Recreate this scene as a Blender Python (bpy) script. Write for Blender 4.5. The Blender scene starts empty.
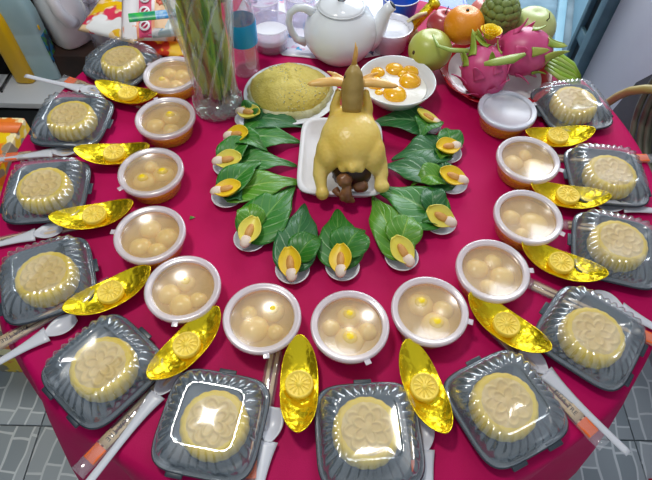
import bpy, bmesh, math, random
from mathutils import Vector, Matrix, Euler, noise
random.seed(4)
PI = math.pi
S = bpy.context.scene
COL = S.collection
# ------------------------------------------------------------------ camera
# builder units are centimetres, x/y from the table centre, z from the table top; TOP is the table height
CM = 0.01
TOP = 0.75
CAMP = (-1.05, -71.5, 74.4)
PITCH, ROLL, FPX = math.radians(54.7), math.radians(1.4), 526.0
_f = Vector((0, math.cos(PITCH), -math.sin(PITCH))); _r0 = Vector((1, 0, 0)); _u0 = _r0.cross(_f)
_r = _r0*math.cos(ROLL) + _u0*math.sin(ROLL); _u = -_r0*math.sin(ROLL) + _u0*math.cos(ROLL)
cam = bpy.data.cameras.new('camera'); camo = bpy.data.objects.new('camera', cam); COL.objects.link(camo)
cam.sensor_width = 36; cam.lens = FPX/652*36; cam.clip_start = .02
mw = Matrix((( _r.x, _u.x, -_f.x), (_r.y, _u.y, -_f.y), (_r.z, _u.z, -_f.z))).to_4x4()
mw.translation = Vector((CAMP[0]*CM, CAMP[1]*CM, CAMP[2]*CM + TOP))
camo.matrix_world = mw
S.camera = camo
S.view_settings.view_transform = 'Standard'; S.view_settings.look = 'None'
S.view_settings.gamma = 1; S.view_settings.use_curve_mapping = False
S.view_settings.exposure = 0.0
def at(px, py, z=0):
    """place in cm (from the table centre) seen at a photo pixel, at height z"""
    d = _f + _r*((px-326)/FPX) - _u*((py-240)/FPX)
    s = (z-CAMP[2])/d.z
    return Vector((CAMP[0]+d.x*s, CAMP[1]+d.y*s, z))
# ------------------------------------------------------------------ light
W = bpy.data.worlds.new('daylight'); S.world = W; W.use_nodes = True
W.node_tree.nodes['Background'].inputs[0].default_value = (.80, .90, 1, 1)
W.node_tree.nodes['Background'].inputs[1].default_value = 0.52
def area(name, loc, target, size, sy, power, col):
    l = bpy.data.lights.new(name, 'AREA'); l.shape = 'DISK' if size == sy else 'RECTANGLE'; l.size = size
    if size != sy: l.size_y = sy
    l.energy = power; l.color = col
    o = bpy.data.objects.new(name, l); COL.objects.link(o); o.location = loc
    o.rotation_euler = (Vector(target)-Vector(loc)).to_track_quat('-Z', 'Y').to_euler()
    return o
area('doorway_daylight', (.75, 2.3, 1.75), (0.1, 0.1, .7), 1.5, 1.7, 62, (.86, .93, 1))
area('ceiling_lamp', (-.56, .08, 2.75), (-.50, 0, .7), .28, .28, 17, (1, .97, .90))
area('ceiling_bulb', (.16, .75, 2.8), (.1, .3, .7), .12, .12, 2, (1, .97, .92))
area('ceiling_tube', (1.35, .95, 2.75), (.5, .1, .7), .12, 1.2, 9, (1, .97, .92))
# ------------------------------------------------------------------ materials
def new_mat(name):
    m = bpy.data.materials.new(name); m.use_nodes = True
    return m, m.node_tree, m.node_tree.nodes['Principled BSDF'], m.node_tree.nodes['Material Output']
def setp(b, **k):
    for n, v in k.items():
        b.inputs[n.replace('_', ' ')].default_value = v
def lin(c):
    return tuple(((x/255)/12.92 if x/255 <= .04045 else ((x/255+.055)/1.055)**2.4) for x in c) + (1,)
def node(nt, t, **k):
    n = nt.nodes.new(t)
    for a, v in k.items():
        if isinstance(v, tuple) and a.startswith('i_'): n.inputs[a[2:]].default_value = v
        elif a.startswith('i_'): n.inputs[a[2:]].default_value = v
        else: setattr(n, a, v)
    return n
def add_noise(nt, b, c1, c2, scale, detail=4, lo=.35, hi=.65, obj=True, stretch=None):
    tc = node(nt, 'ShaderNodeTexCoord'); n = node(nt, 'ShaderNodeTexNoise', i_Scale=scale, i_Detail=detail)
    mp = node(nt, 'ShaderNodeMapping')
    if stretch: mp.inputs['Scale'].default_value = stretch
    nt.links.new(tc.outputs['Object'], mp.inputs[0]); nt.links.new(mp.outputs[0], n.inputs['Vector'])
    r = node(nt, 'ShaderNodeValToRGB'); r.color_ramp.elements[0].position = lo; r.color_ramp.elements[1].position = hi
    r.color_ramp.elements[0].color = c1; r.color_ramp.elements[1].color = c2
    nt.links.new(n.outputs[0], r.inputs[0]); nt.links.new(r.outputs[0], b.inputs['Base Color'])
    return n
def add_bump(nt, b, scale, strength, dist=.002, kind='noise', detail=3):
    tc = node(nt, 'ShaderNodeTexCoord')
    if kind == 'noise': n = node(nt, 'ShaderNodeTexNoise', i_Scale=scale, i_Detail=detail)
    else: n = node(nt, 'ShaderNodeTexVoronoi', i_Scale=scale)
    nt.links.new(tc.outputs['Object'], n.inputs['Vector'])
    bp = node(nt, 'ShaderNodeBump', i_Strength=strength, i_Distance=dist)
    nt.links.new(n.outputs[0], bp.inputs['Height']); nt.links.new(bp.outputs[0], b.inputs['Normal'])
_mats = {}
def plain(name, rgb, rough=.5, metal=0, rgb2=None, scale=30, bump=None, spec=.5, sss=0, coat=0, bscale=None, lo=.35, hi=.65, kind='noise'):
    if name in _mats: return _mats[name]
    m, nt, b, o = new_mat(name)
    setp(b, Base_Color=lin(rgb), Roughness=rough, Metallic=metal, Specular_IOR_Level=spec, Coat_Weight=coat)
    if sss:
        setp(b, Subsurface_Weight=sss, Subsurface_Scale=.01); b.inputs['Subsurface Radius'].default_value = (1, .6, .3)
    if rgb2: add_noise(nt, b, lin(rgb), lin(rgb2), scale, lo=lo, hi=hi)
    if bump: add_bump(nt, b, bscale or scale*2, bump, kind=kind)
    _mats[name] = m; return m
def clear(name, tint, alpha, rough=.08, spec=1.0, bump=0, bscale=60, diffuse=None):
    """thin transparent sheet: transparent mixed with a glossy/whitish plastic; alpha = how much plastic"""
    m, nt, b, o = new_mat(name)
    setp(b, Base_Color=lin(diffuse or (235, 238, 245)), Roughness=rough, Specular_IOR_Level=spec)
    t = node(nt, 'ShaderNodeBsdfTransparent'); t.inputs[0].default_value = lin(tint)
    g = node(nt, 'ShaderNodeBsdfGlossy'); g.inputs['Roughness'].default_value = rough; g.inputs[0].default_value = (1, 1, 1, 1)
    fr = node(nt, 'ShaderNodeLayerWeight', i_Blend=.5)
    pw = node(nt, 'ShaderNodeMath', operation='POWER'); pw.inputs[1].default_value = 4.0; nt.links.new(fr.outputs['Facing'], pw.inputs[0])
    mul = node(nt, 'ShaderNodeMath', operation='MULTIPLY_ADD'); mul.inputs[1].default_value = .85; mul.inputs[2].default_value = .07*spec; mul.use_clamp = True
    nt.links.new(pw.outputs[0], mul.inputs[0])
    m1 = node(nt, 'ShaderNodeMixShader', i_Fac=alpha); nt.links.new(t.outputs[0], m1.inputs[1]); nt.links.new(b.outputs[0], m1.inputs[2])
    m2 = node(nt, 'ShaderNodeMixShader'); nt.links.new(mul.outputs[0], m2.inputs[0])
    nt.links.new(m1.outputs[0], m2.inputs[1]); nt.links.new(g.outputs[0], m2.inputs[2])
    nt.links.new(m2.outputs[0], o.inputs[0])
    if bump:
        tc = node(nt, 'ShaderNodeTexCoord'); n = node(nt, 'ShaderNodeTexNoise', i_Scale=bscale, i_Detail=2)
        nt.links.new(tc.outputs['Object'], n.inputs['Vector'])
        bp = node(nt, 'ShaderNodeBump', i_Strength=bump, i_Distance=.002)
        nt.links.new(n.outputs[0], bp.inputs['Height'])
        for s in (b, g): nt.links.new(bp.outputs[0], s.inputs['Normal'])
    return m
M = {}
# ------------------------------------------------------------------ mesh builder (cm)
class MB:
    def __init__(s): s.v = []; s.f = []; s.uv = []; s.hasuv = False
    def grid(s, fn, nu, nv, cu=False, cv=False, uv=False, T=None):
        b = len(s.v); 
        for i in range(nu):
            for j in range(nv):
                p = Vector(fn(i, j)); s.v.append(T @ p if T else p)
        for i in range(nu if cu else nu-1):
            for j in range(nv if cv else nv-1):
                i2, j2 = (i+1) % nu, (j+1) % nv
                s.f.append((b+i*nv+j, b+i2*nv+j, b+i2*nv+j2, b+i*nv+j2))
                s.uv.append([(i/(nu-1), j/(nv-1)), ((i+1)/(nu-1), j/(nv-1)), ((i+1)/(nu-1), (j+1)/(nv-1)), (i/(nu-1), (j+1)/(nv-1))] if uv else None)
        if uv: s.hasuv = True
        return s
    def face(s, idx): s.f.append(tuple(idx)); s.uv.append(None)
    def lathe(s, prof, n=40, T=None, rf=None, flip=False):
        """prof: (r, z) list from bottom/outside on; rf(theta, k) scales the radius"""
        def fn(i, j):
            r, z = prof[j]; a = -2*PI*i/n if flip else 2*PI*i/n
            k = rf(a, j) if rf else 1
            return (r*k*math.cos(a), r*k*math.sin(a), z)
        return s.grid(fn, n, len(prof), cu=True, T=T)
    def ell(s, c, r, R=None, nu=24, nv=14, fn=None):
        c = Vector(c); r = Vector(r) if hasattr(r, '__len__') else Vector((r, r, r))
        def g(i, j):
            a = 2*PI*i/nu; b = -PI/2+PI*j/(nv-1)
            d = Vector((math.cos(a)*math.cos(b), math.sin(a)*math.cos(b), math.sin(b)))
            p = Vector((d.x*r.x, d.y*r.y, d.z*r.z))
            if fn: p = p*fn(d)
            if R: p = R @ p
            return c+p
        return s.grid(g, nu, nv, cu=True)
    def tube(s, pts, rad, n=12, cap=True, flat=None):
        pts = [Vector(p) for p in pts]
        rad = rad if hasattr(rad, '__len__') else [rad]*len(pts)
        b = len(s.v); N = None
        for k, p in enumerate(pts):
            t = (pts[min(k+1, len(pts)-1)]-pts[max(k-1, 0)]).normalized()
            if N is None:
                N = t.orthogonal().normalized() if abs(t.z) > .95 else t.cross(Vector((0, 0, 1))).normalized()
            N = (N - t*N.dot(t)).normalized(); B = t.cross(N)
            for i in range(n):
                a = 2*PI*i/n
                s.v.append(p + (N*math.cos(a) + B*math.sin(a)*(flat or 1))*rad[k])
        for k in range(len(pts)-1):
            for i in range(n):
                j = (i+1) % n
                s.face((b+k*n+i, b+k*n+j, b+(k+1)*n+j, b+(k+1)*n+i))
        if cap:
            s.face([b+i for i in range(n)][::-1]); s.face([b+(len(pts)-1)*n+i for i in range(n)])
        return s
    def box(s, size, c=(0, 0, 0), R=None):
        c = Vector(c); b = len(s.v)
        for z in (-.5, .5):
            for x, y in ((-.5, -.5), (.5, -.5), (.5, .5), (-.5, .5)):
                p = Vector((x*size[0], y*size[1], z*size[2]))
                s.v.append(c + (R @ p if R else p))
        for q in ((3, 2, 1, 0), (4, 5, 6, 7), (0, 1, 5, 4), (1, 2, 6, 5), (2, 3, 7, 6), (3, 0, 4, 7)):
            s.face([b+i for i in q])
        return s
    def build(s, name, mat, parent=None, loc=None, rz=0, smooth=True, bevel=0, solid=0, sub=0, remesh=0, rot=None, weld=True):
        me = bpy.data.meshes.new(name)
        me.from_pydata([tuple(p*CM) for p in s.v], [], s.f)
        if s.hasuv:
            l = me.uv_layers.new(name='UVMap'); k = 0
            for fi, f in enumerate(s.f):
                for q in range(len(f)):
                    l.data[k].uv = s.uv[fi][q] if s.uv[fi] else (0, 0); k += 1
        bm = bmesh.new(); bm.from_mesh(me)
        if weld: bmesh.ops.remove_doubles(bm, verts=bm.verts, dist=1e-6)
        bmesh.ops.recalc_face_normals(bm, faces=bm.faces)
        bm.to_mesh(me); bm.free()
        if smooth:
            me.polygons.foreach_set('use_smooth', [True]*len(me.polygons))
        me.materials.append(mat)
        o = bpy.data.objects.new(name, me); COL.objects.link(o)
        if parent: o.parent = parent
        if loc is not None: o.location = W3(loc) if not parent else Vector(loc)*CM
        o.rotation_euler = rot or (0, 0, rz)
        if remesh:
            m = o.modifiers.new('r', 'REMESH'); m.mode = 'VOXEL'; m.voxel_size = remesh*CM; m.use_smooth_shade = True
            m = o.modifiers.new('s', 'SMOOTH'); m.iterations = 8; m.factor = .6
        if solid:
            m = o.modifiers.new('t', 'SOLIDIFY'); m.thickness = solid*CM; m.offset = 0
        if bevel:
            m = o.modifiers.new('b', 'BEVEL'); m.width = bevel*CM; m.segments = 3; m.limit_method = 'ANGLE'
            for p in me.polygons: p.use_smooth = True
        if sub:
            m = o.modifiers.new('d', 'SUBSURF'); m.levels = sub; m.render_levels = sub
        return o
def W3(p): return Vector((p[0]*CM, p[1]*CM, p[2]*CM+TOP))
def tag(o, label=None, cat=None, group=None, kind=None):
    if label: o['label'] = label
    if cat: o['category'] = cat
    if group: o['group'] = group
    if kind: o['kind'] = kind
    return o
def thing(name, label, cat, loc=(0, 0, 0), rz=0, group=None):
    o = bpy.data.objects.new(name, None); COL.objects.link(o); o.empty_display_size = .02
    o.location = W3(loc); o.rotation_euler = (0, 0, rz)
    return tag(o, label, cat, group)
def dup(root, loc, rz, label, group=None):
    def cp(o, par):
        c = o.copy(); COL.objects.link(c)
        if par: c.parent = par
        for ch in list(o.children):
            cp(ch, c)
        return c
    r = cp(root, None); r.location = W3(loc); r.rotation_euler = (0, 0, rz); r['label'] = label
    if group: r['group'] = group
    return r
def RZ(a): return Matrix.Rotation(a, 3, 'Z')
def RE(x, y, z): return Euler((x, y, z)).to_matrix()
def nz(p, s=1, seed=0): return noise.noise(Vector(p)*s + Vector((seed*7.3, seed*3.1, seed)))

# ================================================================== setting
def struct(o): o['kind'] = 'structure'; return o
fl = MB().box((420, 300, 4), (0, -25, -77.6)).build('floor', plain('grout', (120, 126, 130), .8), loc=(0, 0, 0)); struct(fl)
def tile_mat():
    m, nt, b, o = new_mat('patterned_tile')
    tc = node(nt, 'ShaderNodeTexCoord'); mp = node(nt, 'ShaderNodeMapping')
    mp.inputs['Rotation'].default_value = (0, 0, PI/2+.06)
    nn = node(nt, 'ShaderNodeTexNoise', i_Scale=9.0, i_Detail=1)
    mx = node(nt, 'ShaderNodeMixRGB', blend_type='ADD', i_Fac=.035)
    nt.links.new(tc.outputs['Object'], mp.inputs[0]); nt.links.new(mp.outputs[0], nn.inputs['Vector'])
    nt.links.new(mp.outputs[0], mx.inputs[1]); nt.links.new(nn.outputs['Color'], mx.inputs[2])
    br = node(nt, 'ShaderNodeTexBrick', offset=.5, squash=.7, squash_frequency=3)
    br.inputs['Scale'].default_value = 1; br.inputs['Brick Width'].default_value = .115; br.inputs['Row Height'].default_value = .048
    br.inputs['Mortar Size'].default_value = .0035; br.inputs['Mortar Smooth'].default_value = .3
    br.inputs['Color1'].default_value = lin((158, 170, 176)); br.inputs['Color2'].default_value = lin((192, 202, 206))
    br.inputs['Mortar'].default_value = lin((224, 232, 234)); br.inputs['Bias'].default_value = -.2
    nt.links.new(mx.outputs[0], br.inputs['Vector']); nt.links.new(br.outputs[0], b.inputs['Base Color'])
    setp(b, Roughness=.35)
    return m
TM = tile_mat(); TS = 41.0
tile0 = None
for i in range(-5, 5):
    for j in range(-4, 4):
        x = -78.5 + TS*(i+2) + TS/2; y = -31 + TS*j + TS/2
        if y > 118: continue
        if tile0 is None:
            tile0 = MB().box((TS-.35, TS-.35, .9), (0, 0, 0)).build('tile', TM, fl, (x, y, -75.35), bevel=.15); o = tile0
        else:
            o = tile0.copy(); COL.objects.link(o)
        o.location = Vector((x, y, -75.35))*CM; o.rotation_euler = (0, 0, math.radians(2.5)*0)
for o in list(fl.children):
    o.location.z = (-75.35)*CM
fl.location = (0, 0, TOP)
cem = plain('wet_cement', (140, 168, 182), .35, rgb2=(176, 200, 212), scale=9, bump=.3, bscale=120)
yard = MB().box((420, 260, 6), (0, 254, -78)).build('ground', cem, loc=(0, 0, 0)); struct(yard)
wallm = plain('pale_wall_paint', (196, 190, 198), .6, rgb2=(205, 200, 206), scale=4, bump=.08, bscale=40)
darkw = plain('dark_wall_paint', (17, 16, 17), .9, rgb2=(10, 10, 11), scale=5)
struct(MB().box((12, 190, 270), (103.5, 6, 60)).build('wall_right', wallm, loc=(0, 0, 0)))
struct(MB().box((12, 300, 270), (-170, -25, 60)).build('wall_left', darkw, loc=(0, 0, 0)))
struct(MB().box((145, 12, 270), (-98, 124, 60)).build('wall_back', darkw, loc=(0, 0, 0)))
# door frame at the end of the right wall + folded blue leaf
teal = plain('teal_steel_paint', (88, 122, 132), .4, rgb2=(70, 100, 112), scale=12)
bluep = plain('light_blue_steel_paint', (150, 190, 206), .4, rgb2=(138, 178, 196), scale=6)
dr = thing('door_1', 'light blue steel door leaf with slotted dark frame at the end of the pale wall', 'door', (97.5, 101, -75)); struct(dr)
MB().box((4.5, 4.5, 250), (-1.5, 3, 125)).build('frame_post', teal, dr, bevel=.3)
a_leaf = math.atan2(85, 26)
RL = RZ(a_leaf)
MB().box((82, 2.5, 240), RL @ Vector((55, 0, 0)) + Vector((2, 6, 124)), RL).build('door_panel', bluep, dr, bevel=.3)
MB().box((90, 4, 3.5), RL @ Vector((52, 5, 0)) + Vector((0, 4, 1.8)), RL).build('sill_rail', bluep, dr, bevel=.4)
dk = plain('steel_and_spout_shade', (28, 36, 42), .5)  # dark steel of the gate, also the painted shade in the spout
MB().box((2, 9, 246), (.5, 10, 124)).build('gate_channel', dk, dr)
MB().box((3, 2.4, 246), (-1, 15.5, 124)).build('frame_post', teal, dr, bevel=.3)
for k in range(11):
    MB().box((2.4, 9, 5), (-.8, 10, 8+k*22)).build('cross_plate', teal, dr, bevel=.2)

# ------------------------------------------------------------------ table and cloth
woodm = plain('dark_wood', (70, 42, 26), .5, rgb2=(50, 28, 18), scale=12)
tb = thing('round_table', 'round dining table hidden under the crimson cloth', 'table', (0, 0, -75))
MB().lathe([(0, 71.6), (60.5, 71.6), (61, 72), (61, 74.2), (60.5, 74.6), (0, 74.6)], 72).build('tabletop', woodm, tb)
for sx in (-1, 1):
    for sy in (-1, 1):
        MB().tube([(sx*36, sy*36, .3), (sx*36, sy*36, 71.6)], [2.2, 3], 14).build('leg', woodm, tb)
def cloth_mat():
    m, nt, b, o = new_mat('crimson_satin')
    setp(b, Roughness=.6, Specular_IOR_Level=.16)
    add_noise(nt, b, lin((178, 4, 78)), lin((194, 8, 92)), 6, lo=.3, hi=.7)
    tc = node(nt, 'ShaderNodeTexCoord')
    n1 = node(nt, 'ShaderNodeTexNoise', i_Scale=5.0, i_Detail=3); n2 = node(nt, 'ShaderNodeTexNoise', i_Scale=420.0, i_Detail=1)
    nt.links.new(tc.outputs['Object'], n1.inputs['Vector']); nt.links.new(tc.outputs['Object'], n2.inputs['Vector'])
    b1 = node(nt, 'ShaderNodeBump', i_Strength=.25, i_Distance=.02); b2 = node(nt, 'ShaderNodeBump', i_Strength=.25, i_Distance=.0006)
    nt.links.new(n1.outputs[0], b1.inputs['Height']); nt.links.new(n2.outputs[0], b2.inputs['Height'])
    nt.links.new(b1.outputs[0], b2.inputs['Normal']); nt.links.new(b2.outputs[0], b.inputs['Normal'])
    return m
prof = [(0.01, 0)] + [(r, 0) for r in (15, 30, 45, 55, 59, 61)] + [(61.7, -.25), (62.1, -.9), (62.3, -2.5), (62.7, -6), (63, -11), (63.3, -20), (63.6, -32), (63.9, -46), (64, -58)]
def cl_rf(a, j):
    if prof[j][1] > -.5: return 1
    d = min(1, -prof[j][1]/30)
    left = max(0, math.cos(a-math.radians(205)))
    return 1 + d*(.055*math.sin(a*13+math.sin(a*3)*2)+.028*math.sin(a*22+1)+.01) + left*.012*min(1, -prof[j][1]/4)
cl = MB().lathe(prof, 220, rf=cl_rf).build('tablecloth', cloth_mat(), loc=(0, 0, -.02))
tag(cl, 'crimson satin cloth draped over the round table', 'tablecloth')

# ================================================================== dessert cups
lidc = clear('cup_lid_film', (255, 254, 248), .14, .2, diffuse=(240, 236, 236))
lidw = clear('cup_lid_film_frost_glare', (248, 246, 246), .72, .3, diffuse=(225, 230, 245))  # frosted film, its white also standing in for mirrored doorway daylight
rimm = clear('cup_rim_plastic', (255, 253, 255), .5, .22, diffuse=(250, 244, 252))
cupm = clear('cup_wall_plastic', (255, 250, 225), .42, .18, diffuse=(255, 224, 36))
syr = plain('golden_ginger_syrup', (255, 238, 24), .2, rgb2=(255, 230, 20), scale=40)
syr2 = plain('milky_ginger_syrup', (252, 216, 118), .15, rgb2=(240, 204, 106), scale=60)
ball = plain('glutinous_rice', (252, 216, 128), .28, rgb2=(242, 202, 104), scale=60, sss=.15, bump=.1)
ballm = plain('mung_paste_yellow', (255, 222, 0), .4, rgb2=(255, 212, 0), scale=120)
def translucent(m, f=.5):
    nt = m.node_tree; b = nt.nodes['Principled BSDF']; o = nt.nodes['Material Output']
    t = node(nt, 'ShaderNodeBsdfTranslucent'); src = b.inputs['Base Color']
    if src.is_linked: nt.links.new(src.links[0].from_socket, t.inputs[0])
    else: t.inputs[0].default_value = src.default_value
    mx = node(nt, 'ShaderNodeMixShader', i_Fac=f); nt.links.new(b.outputs[0], mx.inputs[1]); nt.links.new(t.outputs[0], mx.inputs[2]); nt.links.new(mx.outputs[0], o.inputs[0])
translucent(syr, .45); translucent(syr2, .45)
def make_cup(frost=False, syrup=True, lid=True, label='', loc=(0, 0, 0), rz=0, group='lidded dessert cups in a ring'):
    t = thing('dessert_cup', label, 'cup', loc, rz, group)
    MB().lathe([(0, .35), (4.2, .35), (4.6, .12), (4.75, .5), (5.45, 3.5), (5.55, 3.9), (5.42, 3.9), (5.32, 3.5), (4.62, .6), (4.3, .5), (0, .5)], 48).build('bowl', cupm, t)
    if syrup:
        MB().lathe([(0, .55), (4.56, .6), (5.12, 2.5)], 40).build('syrup', syr, t)
        MB().lathe([(5.12, 2.5), (4.6, 2.44), (0, 2.44)], 40).build('syrup_surface', syr2, t)
    l = MB().lathe([(0, 3.72), (4.55, 3.72), (4.72, 3.85)], 48, None).build('lid', lidw if frost else lidc, t)
    MB().lathe([(4.7, 3.82), (4.8, 4.1), (4.92, 4.2), (5.2, 4.12), (5.35, 4.28), (5.62, 4.3), (5.8, 4.15), (5.82, 3.5), (5.74, 3.4), (5.7, 4.0), (5.55, 4.1), (5.3, 4.05), (4.95, 3.95), (4.85, 3.8)], 64).build('rim', lidw if frost else rimm, l)
    MB().box((1.2, .9, .12), (5.95, 0, 3.95)).build('pull_tab', rimm, l, bevel=.1)
    return t
# pixel centre of each lid, and the balls inside: (angle, distance, radius, spotted)
cups = [((171, 73), 'farthest left, half behind the crystal vase', 0, [(200, 2.2, 1.5, 1), (40, 2.2, 1.9, 0), (300, 2.3, 1.7, 0), (120, 2.4, 1.6, 0)]),
 ((165, 116.5), 'second down the left side, one yellow centre', 0, [(75, 1.7, 1.9, 1), (200, 2.3, 1.9, 0), (300, 2.3, 1.7, 0)]),
 ((150.5, 170.5), 'third on the left, yellow centre at its left', 0, [(215, 1.8, 2.1, 1), (20, 1.9, 2.0, 1), (110, 2.6, 1.5, 0)]),
 ((149.5, 233), 'fourth down the left side, no yellow centre', 0, [(110, 2.2, 2.0, 0), (10, 2.4, 2.0, 0), (225, 2.3, 1.9, 0), (300, 2.6, 1.6, 0)]),
 ((182.5, 287), 'fifth down the left side with small yellow speck', 0, [(90, 1.6, 1.6, 1), (190, 2.4, 1.9, 0), (265, 2.2, 2.0, 0), (330, 2.6, 1.5, 0)]),
 ((262, 316.5), 'leftmost front cup, one yellow centre', 0, [(50, 2.2, 1.9, 1), (225, 1.7, 2.3, 0), (150, 2.6, 1.4, 0), (320, 2.6, 1.4, 0)]),
 ((350, 324.5), 'middle front cup, two yellow centres in a column', 0, [(90, 2.1, 2.0, 1), (270, 1.7, 2.3, 1), (175, 2.8, 1.5, 0), (355, 2.7, 1.6, 0)]),
 ((430, 309.5), 'rightmost front cup, two yellow centres set diagonally', 0, [(120, 2.0, 2.1, 1), (300, 2.0, 2.3, 1), (20, 2.6, 1.7, 0)]),
 ((493, 269), 'lowest of the right side, plain pale balls', 0, [(150, 2.2, 2.0, 0), (350, 2.0, 2.1, 0), (255, 2.4, 1.5, 0), (70, 2.6, 1.6, 0)]),
 ((528.5, 215.5), 'second up the right side with one big ball', 0, [(345, 1.5, 2.5, 0), (160, 2.4, 1.7, 0), (250, 2.8, 1.3, 0)]),
 ((528.5, 158), 'third up the right side, just below the frosted one', 0, [(340, 1.8, 2.2, 0), (170, 2.2, 1.9, 0), (80, 2.5, 1.4, 0)]),
 ((507.7, 108.7), 'farthest right, frosted lid whitened for mirrored daylight', 1, [(30, 2.2, 1.8, 0), (170, 2.3, 1.9, 0), (280, 2.2, 1.8, 0)])]
def dirname(a):
    return ['right', 'far right', 'far', 'far left', 'left', 'near left', 'near', 'near right'][int(((a+22.5) % 360)//45)]
ball0 = spot0 = None
for k, ((px, py), desc, fr, bl) in enumerate(cups):
    c = at(px, py, 4.2); a0 = math.atan2(c.y, c.x)
    if k in (0, 11):
        t = make_cup(frost=bool(fr), loc=(c.x, c.y, 0), rz=a0, label='lidded clear cup of rice balls, '+desc)
        if k == 0: cup0 = t
    else:
        dup(cup0, (c.x, c.y, 0), a0+random.uniform(-1, 1), 'lidded clear cup of rice balls, '+desc)
    place = ['cup nearest the vase', 'second left cup', 'third left cup', 'fourth left cup', 'fifth left cup', 'left front cup', 'middle front cup', 'right front cup', 'lowest right cup', 'second right cup', 'third right cup', 'frosted far right cup'][k]
    for (an, d, r, sp) in bl:
        bx, by = c.x+d*math.cos(math.radians(an)), c.y+d*math.sin(math.radians(an))
        r *= 1.0; zc = 3.5-r if r > 1.45 else 2.1
        lb = 'pale rice ball %sin the %s, on its %s side' % ('with yellow centre ' if sp else '', place, dirname(an))
        key = 'sp' if sp else 'pl'
        root = {'sp': spot0, 'pl': ball0}[key]
        if root is None:
            root = thing('rice_ball', lb, 'rice ball', (bx, by, zc), 0, 'rice balls in the lidded cups')
            MB().ell((0, 0, 0), (1, 1, .88), nu=20, nv=12, fn=lambda d: 1+.05*nz(d, 2, 3)).build('dough', ball, root)
            if sp:
                MB().ell((0, .03, .66), (.52, .46, .42), nu=14, nv=8).build('filling', ballm, root)
                spot0 = root
            else: ball0 = root
            o = root
        else:
            o = dup(root, (bx, by, zc), 0, lb)
        o.scale = (r, r, min(r, 1.65)*1.0); o.rotation_euler[2] = random.uniform(-.6, .6)
        o.location = W3((bx, by, 2.02))

# ================================================================== cake boxes
boxb = plain('black_tray_plastic', (48, 58, 68), .3, spec=.6)
boxl = clear('box_lid_film', (255, 255, 255), .14, .10, spec=1.7, diffuse=(214, 232, 250))
def sq(a, h, n):
    """radius of a rounded square with half side h (superellipse exponent n)"""
    return h/((abs(math.cos(a))**n + abs(math.sin(a))**n)**(1/n))
def sqlathe(mb, rows, n=128):
    """rows: (half side, z, exponent, flute amplitude)"""
    def fn(i, j):
        a = 2*PI*i/n; h, z, e, am = rows[j]
        # flutes run evenly along the side, n=32 lobes
        r = sq(a, h, e)
        if am: r *= 1 + am*(abs(math.sin(a*16))**1.0 - .5)
        return (r*math.cos(a), r*math.sin(a), z)
    return mb.grid(fn, n, len(rows), cu=True)
def make_box(label, loc, rz):
    t = thing('cake_box', label, 'food box', loc, rz, 'clear lidded cake boxes in the outer ring'); t.scale = (.98, .98, .97)
    sqlathe(MB(), [(.01, .25, 4, 0), (5.2, .25, 4.4, 0), (5.7, .05, 4.4, 0), (6.1, .35, 4.4, 0), (6.55, 1.5, 4.6, 0), (6.7, 1.6, 4.6, 0), (7.2, 1.62, 4.6, 0), (7.25, 1.95, 4.6, 0), (7.0, 1.98, 4.6, 0), (6.85, 1.75, 4.6, 0), (6.5, 1.72, 4.6, 0), (6.1, .7, 4.4, 0), (5.5, .45, 4.4, 0), (.01, .45, 4, 0)], 96).build('tray', boxb, t)
    rows = [(7.05, 1.85, 4.6, 0), (7.12, 2.15, 4.6, 0), (6.95, 2.3, 4.6, 0), (6.75, 2.22, 4.6, 0), (6.65, 2.4, 4.6, 0), (6.5, 3.1, 4.6, 0), (6.35, 3.6, 4.6, .03), (6.05, 4.1, 4.6, .08), (5.65, 4.6, 5, .11), (5.2, 4.98, 5, .12), (4.75, 5.2, 5, .11), (4.35, 5.3, 5.5, .07), (4.1, 5.3, 6, .02), (3.95, 5.28, 7, 0), (3.85, 5.1, 7, 0), (3.75, 5.05, 7, 0), (.01, 5.05, 7, 0)]
    l = sqlathe(MB(), rows, 256).build('lid', boxl, t)
    e = MB(); 
    for s in (-2.6, 2.6): e.box((2.2, .9, .35), (s, -7.45, 1.9))
    MB().box((2.6, 1.3, .3), (0, 7.2, 1.7)).build('hinge', boxb, t, bevel=.15)
    for s in (-1, 1):
        MB().box((2.4, 1.1, .45), (s*3.0, -7.2, 1.72)).build('clasp', boxb, t, bevel=.2)
    return t
cake_y = plain('yellow_mung_cake', (252, 216, 0), .45, rgb2=(244, 206, 0), scale=30, sss=.1, bump=.15, bscale=150)
cake_t = plain('pale_cake_top', (238, 206, 122), .42, rgb2=(232, 196, 92), scale=25, sss=.1)
def make_cake(label, loc, rz):
    t = thing('moulded_cake', label, 'cake', loc, rz, 'moulded mung bean cakes in the boxes'); t.scale = (.91, .91, .88)
    def rf(a, j): return 1+.028*abs(math.sin(a*9))
    MB().lathe([(0, 0), (4.2, 0), (4.75, .25), (4.95, .9), (4.88, 2.6), (4.6, 3.5), (4.15, 3.85), (3.7, 3.8), (0, 3.7)], 144, rf=rf).build('body', cake_y, t)
    def hz(r, a):
        q = 0
        if r < .9: q = .22*math.cos(r/.9*PI/2)
        k1 = abs(math.cos(a*2.5+.3)); rr = 1.0+1.25*k1
        q = max(q, .26*math.exp(-((r-rr)/.28)**2))
        k2 = abs(math.cos(a*4)); rr2 = 2.4+1.0*k2
        q = max(q, .24*math.exp(-((r-rr2)/.26)**2))
        return q
    n, m = 96, 30
    def fn(i, j):
        a = 2*PI*i/n; r = 3.95*j/(m-1)
        return (r*math.cos(a), r*math.sin(a), 3.8+hz(r, a) - (.14 if j == m-1 else 0))
    MB().grid(fn, n, m, cu=True).build('flower_relief', cake_t, t)
    return t
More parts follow.
